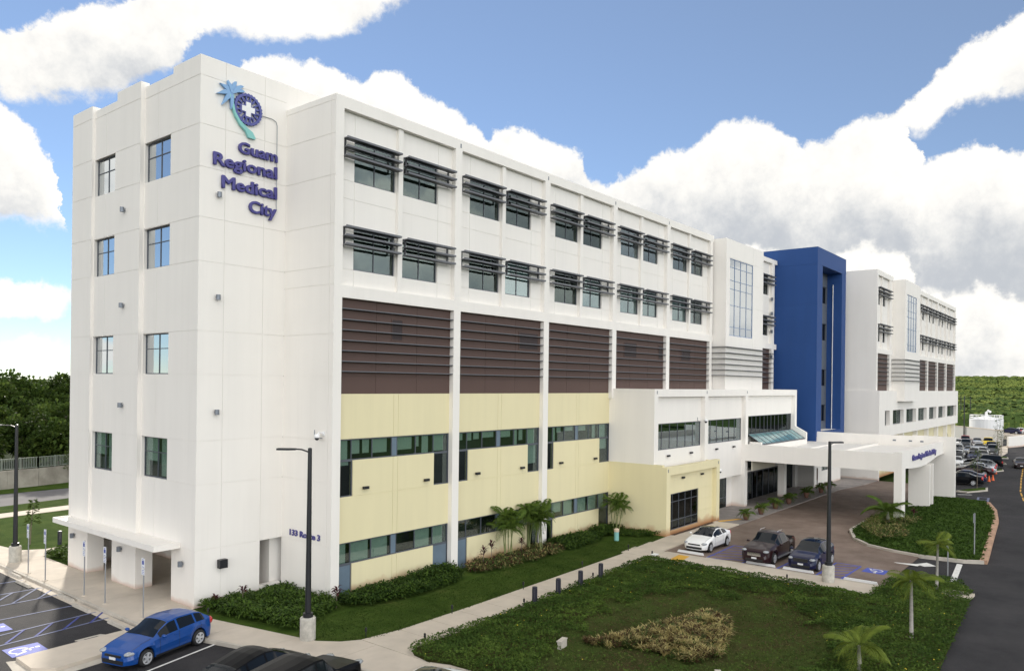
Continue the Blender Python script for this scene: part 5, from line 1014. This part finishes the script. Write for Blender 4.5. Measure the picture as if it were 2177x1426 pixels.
mb = MB(); mb.box(-.22, .22, -.15, .15, -.05, .26); o = tag(obj('utility_box', mb, MCON, loc=(24.3, -11.75, .05)), 'small pale utility box at the corner of the garden bed', 'box'); mb = MB(); mb.box(-.24, .24, -.17, .17, .26, .30); obj('lid', mb, MWH, o)
for x, y, rz, s in ((7.55, -16.3, .2, 'short concrete block at the left of the garden hollow'), (8.9, -22.75, .6, 'short concrete block at the bottom edge of the garden')):
    mb = MB(); mb.prism([(-.3, -.1), (.3, -.1), (.27, .1), (-.27, .1)], -.6, .10); o = tag(obj('headwall', mb, MCON2, loc=(x, y, bedz(x, y)+.12), rz=rz), s, 'concrete block'); mb = MB(); mb.box(-.32, .32, -.12, .12, .10, .14); obj('coping', mb, MCON2, o)
mb = MB(); mb.lathe([(.42, 0), (.40, .03), (.05, .035)], 20); o = tag(obj('manhole_cover', mb, mat('cast_iron', (.10, .085, .07), .7, var=.3, vscale=8), loc=(27.5, -27.9, .13)), 'brown round manhole cover on a pale slab by the road', 'manhole'); mb = MB(); mb.prism([(-.7, -.75), (.6, -.85), (.8, .5), (-.4, .6)], -.15, -.001); obj('slab', mb, MCON, o)
WS = [((-3.12, 13.7), 0), ((-3.5, 11.3), 0), ((-3.12, 6.75), 0), ((-3.35, 4.35), 0), ((-3.4, .4), 0), ((27.75, -12.55), 0), ((27.65, -17.3), 0), ((27.65, -19.6), 0), ((27.4, -23.2), 0)]
WL = ['leftmost concrete wheel stop in the sunlit stalls', 'second concrete wheel stop from the left', 'third concrete wheel stop from the left, touching the kerb', 'fourth concrete wheel stop from the left', 'concrete wheel stop right beside the blue car', 'white wheel stop before the white coupe', 'white wheel stop before the dark pickup', 'white wheel stop before the dark blue car', 'white wheel stop at the empty stall with wheelchair symbol']
for ((x, y), rz), s in zip(WS, WL):
    z = ZA if x < 0 else -.07; mb = MB(); mb.add([(-.08, -.92, 0), (.08, -.92, 0), (.08, .92, 0), (-.08, .92, 0), (-.055, -.86, .14), (.055, -.86, .14), (.055, .86, .14), (-.055, .86, .14)], [(0,3,2,1),(4,5,6,7),(0,1,5,4),(1,2,6,5),(2,3,7,6),(3,0,4,7)])
    o = tag(obj('wheel_stop', mb, MCON2 if x < 0 else MWH, loc=(x, y, z), rz=rz), s, 'wheel stop', 'wheel stops')
    for q in (-.6, .6): mb = MB(); mb.lathe([(.02, .135), (.02, .15), (.002, .152)], 6, (0, q, 0)); obj('bolt', mb, MGALV, o)
for i, (x, y) in enumerate(((42.3, -10.55), (45.9, -10.45), (49.7, -10.35), (53.5, -10.25), (58.8, -10.2), (63.5, -10.2), (66.0, -10.3))):
    o = palm('potted_palm', x, y, 0, [(0, 0, .65, .03, .05), (.08, .05, .6, .03, .06)], 'pot', ('nearest', 'second', 'third', 'fourth', 'fifth', 'sixth', 'farthest')[i]+' potted palm along the edge of the entrance drive', 'potted plant', 'potted palms along the drive', MCANE, 7, 80+i)
    mb = MB(); mb.lathe([(.16, 0), (.24, .24), (.27, .46), (.29, .48), (.29, .53), (.24, .53), (.22, .48), (.02, .47)], 16); obj('pot', mb, MTERR, o, True)
nb_ = thing('notice_board', 'wooden notice board on legs near the entrance drive', 'notice board', (64.8, -9.4, 0), .3)
mb = MB(); mb.box(-.5, .5, -.06, .06, 1.2, 2.4); obj('panel', mb, mat('brown_wood', (.16, .10, .06), .7, var=.2, vscale=5), nb_); mb = MB(); mb.box(-.42, .42, -.075, -.061, 1.3, 2.3); obj('sheet', mb, MSIGN, nb_)
for q in (-.42, .42): mb = MB(); mb.box(q-.04, q+.04, -.04, .04, 0, 1.2); obj('leg', mb, MBLK, nb_)
for i, (x, y) in enumerate(((89.2, -22.2), (90.9, -22.4), (99.8, -21.7))):
    o = thing('traffic_cone', ('nearest orange traffic cone behind the parked cars', 'second orange traffic cone behind the parked cars', 'farthest orange traffic cone behind the parked cars')[i], 'traffic cone', (x, y, ZA), 0, 'orange traffic cones'); mb = MB(); mb.lathe([(.17, .03), (.03, .72), (.01, .73)], 12); obj('cone', mb, MORG, o); mb = MB(); mb.box(-.2, .2, -.2, .2, 0, .03); obj('foot', mb, MBLK, o)
# gate seen under the canopy
gt = thing('metal_gate', 'white-framed metal gate seen below the canopy', 'gate', (84.0, -14.5, 0), math.pi/2)
mb = MB(); mb.box(-1.6, -1.5, -.05, .05, 0, 2.2); obj('post', mb, MWH, gt); mb = MB(); mb.box(1.5, 1.6, -.05, .05, 0, 2.2); obj('post', mb, MWH, gt)
for z in (.2, 1.95): mb = MB(); mb.box(-1.5, 1.5, -.03, .03, z, z+.07); obj('rail', mb, MBLK, gt)
for i in range(18): mb = MB(); mb.box(-1.42+i*.165, -1.39+i*.165, -.015, .015, .27, 1.95); obj('bar', mb, MBLK, gt)
# retaining wall with railing on the left
P0, P1, P2 = Vector((-30, 45.2)), Vector((11.5, 51.7)), Vector((60, 63.5))
rw = thing('retaining_wall', 'weathered concrete retaining wall along the service road', 'wall', (11.5, 51.7, 0)); rw.location = (0, 0, 0)
MRW = mat('stained_concrete', (.19, .175, .15), .95, col2=(.42, .40, .35), vscale=.45, detail=7, bump=.3, bscale=6)
for a, b, n in ((P0, P1, 14), (P1, P2, 16)):
    d = (b-a).normalized(); nn = Vector((-d.y, d.x))*.15; L = (b-a).length
    for i in range(n):
        p, q = a+d*(L*i/n+.01), a+d*(L*(i+1)/n-.01); mb = MB(); mb.prism([tuple(p+nn), tuple(q+nn), tuple(q-nn), tuple(p-nn)], -.3, 1.82); obj('wall_panel', mb, MRW, rw)
rg = thing('railing', 'pale grey metal railing on top of the retaining wall', 'railing', (0, 0, 0))
MRAIL = mat('pale_rail', (.20, .23, .20), .6)
for a, b, n in ((P0, P1, 24), (P1, P2, 28)):
    d = (b-a).normalized(); L = (b-a).length; nn = Vector((-d.y, d.x))
    for i in range(n+1): p = a+d*(L*i/n); mb = MB(); mb.box(p.x-.05, p.x+.05, p.y-.05, p.y+.05, 1.82, 3.02); obj('post', mb, MRAIL, rg)
    for z in (1.95, 2.95): mb = MB(); mb.prism([tuple(a+nn*.03), tuple(b+nn*.03), tuple(b-nn*.03), tuple(a-nn*.03)], z-.03, z+.03); obj('rail', mb, MRAIL, rg)
    mb = MB(); k = int(L/.16)
    for i in range(k): p = a+d*(L*i/k); mb.box(p.x-.025, p.x+.025, p.y-.015, p.y+.015, 1.95, 2.95)
    o = obj('pickets', mb, MRAIL, rg); o['kind'] = 'stuff'
# far right: long wall, tank, small wall
o = thing('boundary_wall', 'long pale grey wall behind the far car park', 'wall', (0, 0, 0)); A_, B_ = Vector((190, 6)), Vector((160.6, -16.0)); d = (B_-A_).normalized(); nn = Vector((-d.y, d.x))*.2; L = (B_-A_).length
for i in range(6): p, q = A_+d*(L*i/6), A_+d*(L*(i+1)/6-.02); mb = MB(); mb.prism([tuple(p+nn), tuple(q+nn), tuple(q-nn), tuple(p-nn)], -.3, 2.85); obj('wall_panel', mb, mat('pale_grey_paint', (.50, .49, .47), .8) if 'pale_grey_paint' not in bpy.data.materials else bpy.data.materials['pale_grey_paint'], o)
mb = MB(); mb.prism([tuple(A_+nn*1.2), tuple(B_+nn*1.2), tuple(B_-nn*1.2), tuple(A_-nn*1.2)], 2.85, 3.0); obj('coping', mb, MCON, o)
mb = MB(); mb.prism([(155.5, -17.3), (163.5, -19.3), (163.3, -19.6), (155.3, -17.6)], -.3, 2.0); tag(obj('low_wall', mb, MW), 'small white wall right of the long grey wall', 'wall')
tk = thing('water_tank', 'round white water tank with railing behind the grey wall', 'tank', (181, -10.8, 0))
mb = MB(); mb.lathe([(3.3, -.3), (3.3, 4.3), (3.35, 4.35), (.6, 5.1), (.02, 5.15)], 32); obj('shell', mb, MWH, tk)
for i in range(16): t = 6.283*i/16; mb = MB(); mb.box(-.05, .05, -.05, .05, 4.3, 5.3); q = obj('rail_post', mb, MWH, tk); q.location = (3.2*math.cos(t), 3.2*math.sin(t), 0)
for z in (4.8, 5.3): mb = MB(); mb.tube([(3.2*math.cos(6.283*i/24), 3.2*math.sin(6.283*i/24), z) for i in range(25)], .05, 6); obj('rail', mb, MWH, tk)
mb = MB(); mb.tube([(0, 0, 5.0), (0, 0, 5.9), (.3, -.3, 6.3), (.7, -.7, 6.0)], .28, 8); obj('vent_pipe', mb, MWH, tk)
slab('raised_yard', [(186, -40), (186, -2), (230, 6), (230, -40)], -.3, .9, MCON)
# ------------------------------------------------------------------ vehicles
MTYRE = mat('tyre', (.015, .015, .016), .8); MRIM = mat('alloy_rim', (.55, .56, .58), .35, .3); MCG = mat('car_glass', (.008, .011, .015), .05, spec=.25); MTRIM = mat('black_trim', (.012, .012, .013), .5); MCHR = mat('chrome', (.7, .7, .72), .15, 1.0)
MHL = mat('headlight', (.30, .32, .34), .15, spec=.6, coat=.3); MTL = mat('tail_light', (.45, .012, .012), .2, coat=.6)
def paint(name, c, metal=.1, coat=.4): return mat(name, c, .3, metal, spec=.2 if coat else .06, coat=coat)
def interp(P, x):
    if x <= P[0][0]: return P[0][1]
    for (a, va), (b, vb) in zip(P, P[1:]):
        if x <= b: return va+(vb-va)*(x-a)/(b-a)
    return P[-1][1]
def smooth_interp(P, x, r_=.07): return sum(interp(P, x+d) for d in (-r_, -r_/2, 0, r_/2, r_))/5
SPEC = {
 'hatch':  dict(L=4.36, W=.91, wb=(1.36, -1.29), R=.325, top=[(-2.18, .60), (-2.12, .92), (-1.98, 1.02), (-1.55, 1.36), (-1.3, 1.42), (-.4, 1.48), (.15, 1.43), (.98, .99), (1.5, .90), (1.95, .76), (2.12, .64), (2.18, .5)], belt=[(-2.18, .58), (-2.0, .98), (-1.2, .99), (.9, .90), (1.8, .70), (2.18, .5)], cowl=.96, rf=.18, rb=-1.36, rg=-2.0, sw=(.72, -1.62), bp=(-.22, -1.12), roofw=.60),
 'prius':  dict(L=4.46, W=.87, wb=(1.38, -1.32), R=.315, top=[(-2.23, .6), (-2.18, 1.0), (-2.05, 1.16), (-1.6, 1.32), (-.6, 1.47), (-.1, 1.49), (.25, 1.44), (1.25, .98), (1.6, .88), (2.05, .72), (2.23, .5)], belt=[(-2.23, .58), (-2.1, 1.0), (-1.2, 1.0), (.9, .90), (1.8, .70), (2.23, .5)], cowl=1.2, rf=.28, rb=-1.5, rg=-2.12, sw=(.9, -1.7), bp=(-.2, -1.1), roofw=.58),
 'coupe':  dict(L=4.42, W=.88, wb=(1.42, -1.28), R=.325, top=[(-2.21, .6), (-2.15, .98), (-1.95, 1.03), (-1.75, 1.04), (-1.0, 1.33), (-.35, 1.41), (.05, 1.38), (1.0, .96), (1.6, .87), (2.02, .74), (2.16, .62), (2.21, .5)], belt=[(-2.21, .58), (-2.0, .96), (-1.2, .97), (.9, .88), (1.8, .68), (2.21, .5)], cowl=.98, rf=.08, rb=-1.0, rg=-1.72, sw=(.72, -1.25), bp=(-.55,), roofw=.58),
 'pickup': dict(L=5.25, W=.97, wb=(1.62, -1.48), R=.37, top=[(-2.62, .7), (-2.58, 1.18), (-1.32, 1.20), (-1.2, 1.28), (-.92, 1.66), (-.6, 1.74), (.1, 1.76), (.3, 1.72), (1.08, 1.18), (1.9, 1.08), (2.4, 1.0), (2.56, .85), (2.62, .55)], belt=[(-2.62, .68), (-2.5, 1.12), (-1, 1.12), (1.0, 1.06), (2.3, .92), (2.62, .55)], cowl=1.06, rf=.32, rb=-.9, rg=-1.26, sw=(.92, -.92), bp=(.08, -.78), roofw=.66, bed=(-2.5, -1.4)),
 'mini':   dict(L=4.30, W=.885, wb=(1.36, -1.25), R=.34, top=[(-2.15, .65), (-2.1, 1.05), (-1.98, 1.12), (-1.5, 1.46), (-1.2, 1.54), (-.3, 1.60), (.2, 1.55), (1.1, 1.06), (1.6, .98), (1.98, .86), (2.1, .7), (2.15, .5)], belt=[(-2.15, .6), (-2.0, 1.08), (-1.2, 1.08), (.9, .98), (1.8, .80), (2.15, .5)], cowl=1.08, rf=.22, rb=-1.3, rg=-1.98, sw=(.82, -1.55), bp=(-.2, -1.05), roofw=.60),
 'suv':    dict(L=4.78, W=.93, wb=(1.42, -1.40), R=.37, top=[(-2.39, .7), (-2.35, 1.1), (-2.28, 1.3), (-2.1, 1.72), (-1.9, 1.78), (-.3, 1.82), (.1, 1.78), (.75, 1.18), (1.5, 1.12), (2.1, 1.04), (2.3, .9), (2.39, .55)], belt=[(-2.39, .65), (-2.2, 1.14), (.7, 1.10), (2.1, .96), (2.39, .55)], cowl=.72, rf=.13, rb=-2.08, rg=-2.3, sw=(.55, -2.0), bp=(-.3, -1.25), roofw=.70),
 'sedan':  dict(L=4.70, W=.90, wb=(1.42, -1.32), R=.325, top=[(-2.35, .6), (-2.3, .95), (-2.15, 1.06), (-1.6, 1.10), (-.95, 1.38), (-.5, 1.45), (.1, 1.45), (.3, 1.41), (1.1, .99), (1.7, .9), (2.2, .74), (2.35, .5)], belt=[(-2.35, .58), (-2.1, .98), (.9, .92), (1.9, .72), (2.35, .5)], cowl=1.08, rf=.3, rb=-.95, rg=-1.58, sw=(.85, -1.35), bp=(-.15, -1.05), roofw=.60)}
def build_car(kind, detail=True):
    sp = SPEC[kind]; L, W = sp['L'], sp['W']; hl = L/2
    base = set()
    for k in (sp['cowl'], sp['rf'], sp['rb'], sp['rg'], *sp['sw'], -hl, hl): base.add(round(k, 3))
    for b in sp['bp']: base.add(round(b-.045, 3)); base.add(round(b+.045, 3))
    N = 52 if detail else 26
    xs = sorted(base | {round(-hl+L*i/N, 3) for i in range(N+1)}); xs = [x for i, x in enumerate(xs) if x in base or all(abs(x-b) > .02 for b in base)]
    def width(x): q = abs(x)/hl; return W*(1-.30*max(0, (q-.80)/.2)**2.2-.04*q*q)
    rows = []
    for x in xs:
        zt, zb, w = smooth_interp(sp['top'], x, .05), smooth_interp(sp['belt'], x, .1), width(x); zt = max(zt, zb+.01)
        g = max(0, min(1, (zt-zb-.06)/.25)); bedf = 'bed' in sp and x < -1.3
        if bedf: g = 0
        zbt = .22
        for wx in sp['wb']:
            dx = abs(x-wx); ra = sp['R']+.075
            if dx < ra: zbt = max(zbt, sp['R']+math.sqrt(ra*ra-dx*dx))
        zlow = min(zbt, zb-.06); we = (W*.86)*(1-g)+sp['roofw']*g
        we = min(we, w*.96); ze = zt-(.015*(1-g)+.055*g); ze = max(ze, zb+.003); cw = w*.945
        p4, p7 = Vector((cw, zb)), Vector((we, ze)); p5, p6 = p4.lerp(p7, .07), p4.lerp(p7, .90)
        if bedf: p7 = Vector((w*.93, zt)); p5, p6 = p4.lerp(p7, .1), p4.lerp(p7, .9)
        openb = 'bed' in sp and sp['bed'][0] < x < sp['bed'][1]
        mid = zlow+(zb-zlow)*.55
        rows.append([(x, 0, .20), (x, w*.86, max(.20, zlow-.01)), (x, w*.955, zlow+.015), (x, w, mid), (x, p4.x, p4.y), (x, p5.x, p5.y), (x, p6.x, p6.y), (x, p7.x, p7.y), (x, p7.x*(.55 if not openb else .96), zt-(.012 if not openb else .42)), (x, 0, zt-(.42 if openb else 0))])
    body, ws, rw_, sides, bedc = MB(), MB(), MB(), {}, MB()
    def side_id(xa, xb):
        m = (xa+xb)/2
        if not (sp['sw'][1] <= m <= sp['sw'][0]): return None
        for b in sp['bp']:
            if abs(m-b) < .045: return None
        return sum(1 for b in sp['bp'] if m < b)
    for s in (1, -1):
        for i in range(len(xs)-1):
            a, b = rows[i], rows[i+1]; m = (xs[i]+xs[i+1])/2
            for k in range(9):
                q = [a[k], b[k], b[k+1], a[k+1]]; q = [(x, y*s, z) for x, y, z in q]
                if s < 0: q = q[::-1]
                tgt, mi = body, 0
                if k == 0: mi = 1
                elif k == 5:
                    sid = side_id(xs[i], xs[i+1])
                    if sid is not None: tgt = sides.setdefault((s, sid), MB())
                elif k >= 7:
                    if sp['rf'] <= m <= sp['cowl']: tgt = ws
                    elif sp['rg'] <= m <= sp['rb']: tgt = rw_
                    elif 'bed' in sp and sp['bed'][0] <= m <= sp['bed'][1]: tgt = bedc
                if q[0] == q[3] or q[1] == q[2]: continue
                tgt.add(q, [(0, 1, 2, 3)], mi)
    for row, rev in ((rows[0], False), (rows[-1], True)):
        P = [(x, y, z) for x, y, z in row]+[(x, -y, z) for x, y, z in row[-2:0:-1]]
        body.add(P if not rev else P[::-1], [tuple(range(len(P)))], 0)
    parts = [('body', body, 'paint', True), ('windshield', ws, MCG, True), ('rear_window', rw_, MCG, True)]
    for k in sides: parts.append(('side_window', sides[k], MCG, True))
    if bedc.v: parts.append(('bed_cover', bedc, MTRIM, False))
    # lights, grille, plates, mirrors
    def ell(cx, cy, cz, rx, ry, rz, n=8):
        mb = MB(); mb.lathe([(math.sin(math.pi*i/6)*1, -math.cos(math.pi*i/6)) for i in range(7)], n); mb.v = [(cx+x*rx, cy+y*ry, cz+z*rz) for x, y, z in mb.v]; return mb
    hz = interp(sp['belt'], hl-.30); tz = interp(sp['belt'], -hl+.1)
    wn = width(hl-.2)
    for s in (1, -1):
        parts.append(('headlight', ell(hl-.26, s*wn*.80, hz-.02, .30, .18, .085), MHL, True))
        parts.append(('tail_light', ell(-hl+.16, s*width(-hl+.15)*.90, max(.85, tz-.08), .15, .12, .17), MTL, True))
        mx_ = sp['sw'][0]-.05; zz = interp(sp['belt'], mx_)+.08
        parts.append(('mirror', ell(mx_, s*(width(mx_)+.10), zz, .08, .12, .07), 'paint', True))
    mb = MB(); gz = interp(sp['top'], hl-.03); 
    nose = lambda y: hl-.10*(y/W)**2
    mb.box(hl-.10, hl+.012, -.42, .42, .50 if kind in ('coupe', 'hatch', 'prius', 'sedan') else .58, .58 if kind in ('coupe', 'hatch', 'prius', 'sedan') else .78); parts.append(('grille', mb, MCHR if kind == 'pickup' else MTRIM, False))
    mb = MB(); mb.box(hl-.10, hl+.010, -.55, .55, .25, .40); parts.append(('air_intake', mb, MTRIM, False))
    mb = MB(); mb.box(hl-.02, hl+.022, -.16, .16, .40, .50); parts.append(('number_plate', mb, MPLATE, False))
    mb = MB(); mb.box(-hl-.015, -hl+.05, -.16, .16, .62, .72); parts.append(('number_plate', mb, MPLATE, False))
    if detail:
        for s in (1, -1):
            hood = [r_ for r_ in rows if sp['cowl']-.02 <= r_[0][0] <= hl-.18]; mb = MB()
            for u, v in zip(hood, hood[1:]):
                U, V = Vector(u[7]).lerp(Vector(u[8]), .12), Vector(v[7]).lerp(Vector(v[8]), .12)
                mb.add([(U.x, s*(U.y-.007), U.z+.004), (U.x, s*(U.y+.007), U.z+.004), (V.x, s*(V.y+.007), V.z+.004), (V.x, s*(V.y-.007), V.z+.004)], [(0, 1, 2, 3)])
            parts.append(('hood_gap', mb, MTRIM, False))
            mb = MB(); sill = [r_ for r_ in rows if sp['wb'][1]+sp['R']+.1 <= r_[0][0] <= sp['wb'][0]-sp['R']-.1]
            for u, v in zip(sill, sill[1:]): mb.add([(u[2][0], s*(u[2][1]+.006), u[2][2]-.012), (v[2][0], s*(v[2][1]+.006), v[2][2]-.012), (v[2][0], s*(v[2][1]+.012), v[2][2]+.07), (u[2][0], s*(u[2][1]+.012), u[2][2]+.07)], [(0, 1, 2, 3)])
            parts.append(('sill_trim', mb, MTRIM, False))
            for xd in (sp['bp'][0], sp['sw'][0]+.02, sp['bp'][-1]-.25 if len(sp['bp']) > 1 else sp['bp'][0]-.6):
                row = min(rows, key=lambda r_: abs(r_[0][0]-xd)); mb = MB()
                P = [(xd, s*(row[k][1]+.004), row[k][2]) for k in (2, 3, 4)]
                for u, v in zip(P, P[1:]): mb.add([(u[0]-.008, u[1], u[2]), (u[0]+.008, u[1], u[2]), (v[0]+.008, v[1], v[2]), (v[0]-.008, v[1], v[2])], [(0, 1, 2, 3)])
                parts.append(('door_gap', mb, MTRIM, False))
            for xd in (sp['bp'][0]+.16,) + ((sp['bp'][-1]+.12,) if len(sp['bp']) > 1 else ()):
                row = min(rows, key=lambda r_: abs(r_[0][0]-xd)); mb = MB(); y = row[4][1]; mb.box(xd-.09, xd+.09, min(s*(y-.01), s*(y+.03)), max(s*(y-.01), s*(y+.03)), row[4][2]-.12, row[4][2]-.085); parts.append(('door_handle', mb, 'paint', False))
    return parts
def wheel_meshes(Rw):
    t = MB(); t.lathe([(Rw*.68, -.10), (Rw*.93, -.105), (Rw, -.07), (Rw, .07), (Rw*.93, .105), (Rw*.68, .10)], 20, axis='y', cap=False); a = t.mesh('tyre', MTYRE, True)
    r_ = MB(); r_.lathe([(Rw*.70, -.112), (Rw*.60, -.108), (Rw*.58, -.05)], 20, axis='y', mi=0, cap=False); r_.lathe([(Rw*.66, -.045), (Rw*.05, -.04)], 20, axis='y', mi=1)
    for i in range(5):
        th = 6.283*i/5; c, s = math.cos(th), math.sin(th); w0, w1 = Rw*.10, Rw*.15
        P = [(Rw*.08*c-w0*s, Rw*.08*s+w0*c), (Rw*.08*c+w0*s, Rw*.08*s-w0*c), (Rw*.64*c+w1*s, Rw*.64*s-w1*c), (Rw*.64*c-w1*s, Rw*.64*s+w1*c)]
        r_.add([(x, -.112, z) for x, z in P]+[(x, -.05, z) for x, z in P], [(0, 1, 2, 3), (7, 6, 5, 4), (0, 4, 5, 1), (1, 5, 6, 2), (2, 6, 7, 3), (3, 7, 4, 0)], 0)
    r_.lathe([(Rw*.16, -.116), (Rw*.16, -.05)], 10, axis='y'); b = r_.mesh('rim', [MRIM, MTRIM])
    return a, b
CARM = {}
def car(kind, x, y, z, heading, col, label, group, name='parked_car', detail=True, cat='car', black_roof=False):
    key = (kind, detail)
    if key not in CARM:
        CARM[key] = [(n, mb.mesh(n, [MTRIM if m == 'paint' else m, MTRIM] if n == 'body' else (MTRIM if m == 'paint' else m), sm), m) for n, mb, m, sm in build_car(kind, detail)], wheel_meshes(SPEC[kind]['R'])
    parts, wm = CARM[key]; o = thing(name, label, cat, (x, y, z), heading, group)
    for n, me, m in parts:
        p = link(n, me, o)
        if m == 'paint': p.material_slots[0].link = 'OBJECT'; p.material_slots[0].material = col
    sp = SPEC[kind]
    for wx in sp['wb']:
        for s in (1, -1):
            w = link('wheel', wm[0], o); w.location = (wx, s*(sp['W']-.115), sp['R']); w.rotation_euler = (0, 0, 0 if s < 0 else math.pi)
            link('rim', wm[1], w)
    if black_roof:
        mb = MB(); rr = SPEC[kind]; xs = [rr['rb']+(rr['rf']-rr['rb'])*i/8 for i in range(9)]; vs_ = []
        for xx in xs:
            zt = smooth_interp(rr['top'], xx, .05); e = rr['roofw']*.92; vs_ += [(xx, -e, zt-.035), (xx, -e*.55, zt-.002), (xx, 0, zt+.008), (xx, e*.55, zt-.002), (xx, e, zt-.035)]
        mb.add(vs_, [(i*5+k, i*5+k+5, i*5+k+6, i*5+k+1)[::-1] for i in range(8) for k in range(4)]); obj('roof_panel', mb, MCG, o, True)
    return o
PB, PK, PW_, PM, PN = paint('blue_car_paint', (.008, .06, .26)), paint('black_car_paint', (.006, .0065, .008), 0, 0), paint('white_car_paint', (.80, .80, .79), 0), paint('maroon_car_paint', (.022, .008, .009)), paint('navy_car_paint', (.008, .011, .045))
PS, PG, PY, PR, PT = paint('silver_car_paint', (.42, .43, .45), .7), paint('grey_car_paint', (.12, .125, .13), .6), paint('yellow_car_paint', (.70, .50, .02), 0), paint('red_car_paint', (.25, .02, .02)), paint('beige_car_paint', (.36, .33, .27), .4)
car('hatch', -3.79, -4.14, ZA, R(180+15.7), PB, 'shiny blue hatchback parked at the kerb below the tower', 'cars by the tower')
car('prius', -3.35, -10.35, ZA, R(14), PK, 'black hatchback with sloping rear window at the bottom edge', 'cars by the tower')
car('suv', -3.2, -13.05, ZA, R(14), PK, 'black boxy off-roader at the bottom edge beside the black hatchback', 'cars by the tower')
car('mini', -.78, -16.95, ZA, R(14), PW_, 'white car with dark roof just showing at the bottom edge', 'cars by the tower', black_roof=True)
car('coupe', 30.35, -12.6, -.07, math.pi, PW_, 'white coupe with dark glass roof beside the yellow box', 'cars at the entrance drive', black_roof=True)
pu = car('pickup', 29.95, -17.0, -.07, math.pi, PM, 'dark maroon pickup truck at the entrance drive', 'cars at the entrance drive', cat='pickup')
for s in (1, -1): mb = MB(); mb.box(-1.1, 1.1, min(s*.93, s*1.03), max(s*.93, s*1.03), .32, .38); obj('running_board', mb, MGALV, pu)
for s in (1, -1): mb = MB(); mb.tube([(-.8, s*.56, 1.74), (-.75, s*.56, 1.80), (.05, s*.56, 1.82), (.12, s*.56, 1.76)], .018, 6); obj('roof_rail', mb, MCHR, pu)
car('mini', 29.75, -19.75, -.07, math.pi, PN, 'dark blue compact off-roader beside the lamp post', 'cars at the entrance drive', black_roof=True)
H = math.pi/2
near = [(84.0, PK, 'sedan', 'dark sedan nearest in the far car park row'), (87.2, PN, 'sedan', 'second dark sedan in the far car park row'), (96.2, PM, 'sedan', 'maroon sedan, third in the far car park row'), (99.6, PS, 'sedan', 'silver sedan, fourth in the far car park row'), (103.6, PG, 'mini', 'grey off-roader, fifth in the far car park row'), (109.4, PK, 'suv', 'black off-roader, sixth in the far car park row')]
for x, c, k, s in near: car(k, x, -19.9+(x-84)*.03, ZA, H+.12, c, s, 'cars in the far car park', detail=False)
deep = [(107.8, -16.0, PW_, 'sedan'), (119.5, -14.4, PW_, 'mini'), (121, -16.4, PN, 'sedan'), (124, -17.2, PT, 'sedan'), (133.7, -12.4, PW_, 'mini'), (133.0, -14.2, PS, 'sedan'), (131.5, -16.2, PW_, 'sedan'), (134.5, -17.4, PG, 'suv'), (140.8, -12.5, PK, 'sedan'), (140.5, -14.6, PS, 'mini'), (147.4, -11.6, PG, 'suv'), (147.0, -13.7, PW_, 'sedan'), (151, -9.8, PW_, 'mini'), (155.7, -14.2, PY, 'suv'), (159.4, -9.8, PR, 'suv'), (160, -11.8, PS, 'sedan'), (113.5, -15.3, PK, 'mini'), (126.5, -13.4, PG, 'sedan'), (127.5, -15.6, PW_, 'mini'), (141.5, -16.4, PK, 'suv'), (148.5, -15.8, PT, 'sedan')]
nm = {'PW_': 0}
cname = {id(PW_): 'white', id(PN): 'navy', id(PT): 'beige', id(PS): 'silver', id(PG): 'grey', id(PK): 'black', id(PY): 'yellow', id(PR): 'dark red'}
rank = ['first', 'second', 'third', 'fourth', 'fifth', 'sixth', 'seventh', 'eighth', 'ninth']; cnt = {}
for x, y, c, k in sorted(deep, key=lambda t: t[0]):
    n_ = cname[id(c)]; i = cnt.get(n_, 0); cnt[n_] = i+1
    lb = ('bright yellow off-roader before the grey wall' if c is PY else 'dark red off-roader before the grey wall' if c is PR else '%s %s car counting from the near end of the far car park block' % (rank[i], n_))
    car(k, x, y, ZA, math.pi+.12+rv.uniform(-.05, .05), c, lb, 'cars in the far car park', detail=False)
car('sedan', 112.2, -23.4, ZA, math.pi+.12, PM, 'maroon car driving along the road at the right edge', None, 'moving_car', detail=False)
for i, (x, y, c) in enumerate(((190.8, -14.3, PN), (192.6, -15.9, PW_), (193.8, -17.2, PS))): car('sedan', x, y, .9, H, c, ('navy', 'white', 'silver')[i]+' car on the raised yard beyond the wall', 'cars in the raised yard', detail=False)
# sky and scene settings that depend on nothing else
S.render.engine = 'CYCLES'
S.cycles.max_bounces = 6; S.cycles.transparent_max_bounces = 12; S.cycles.glossy_bounces = 3; S.cycles.diffuse_bounces = 3; S.cycles.caustics_reflective = False; S.cycles.caustics_refractive = False
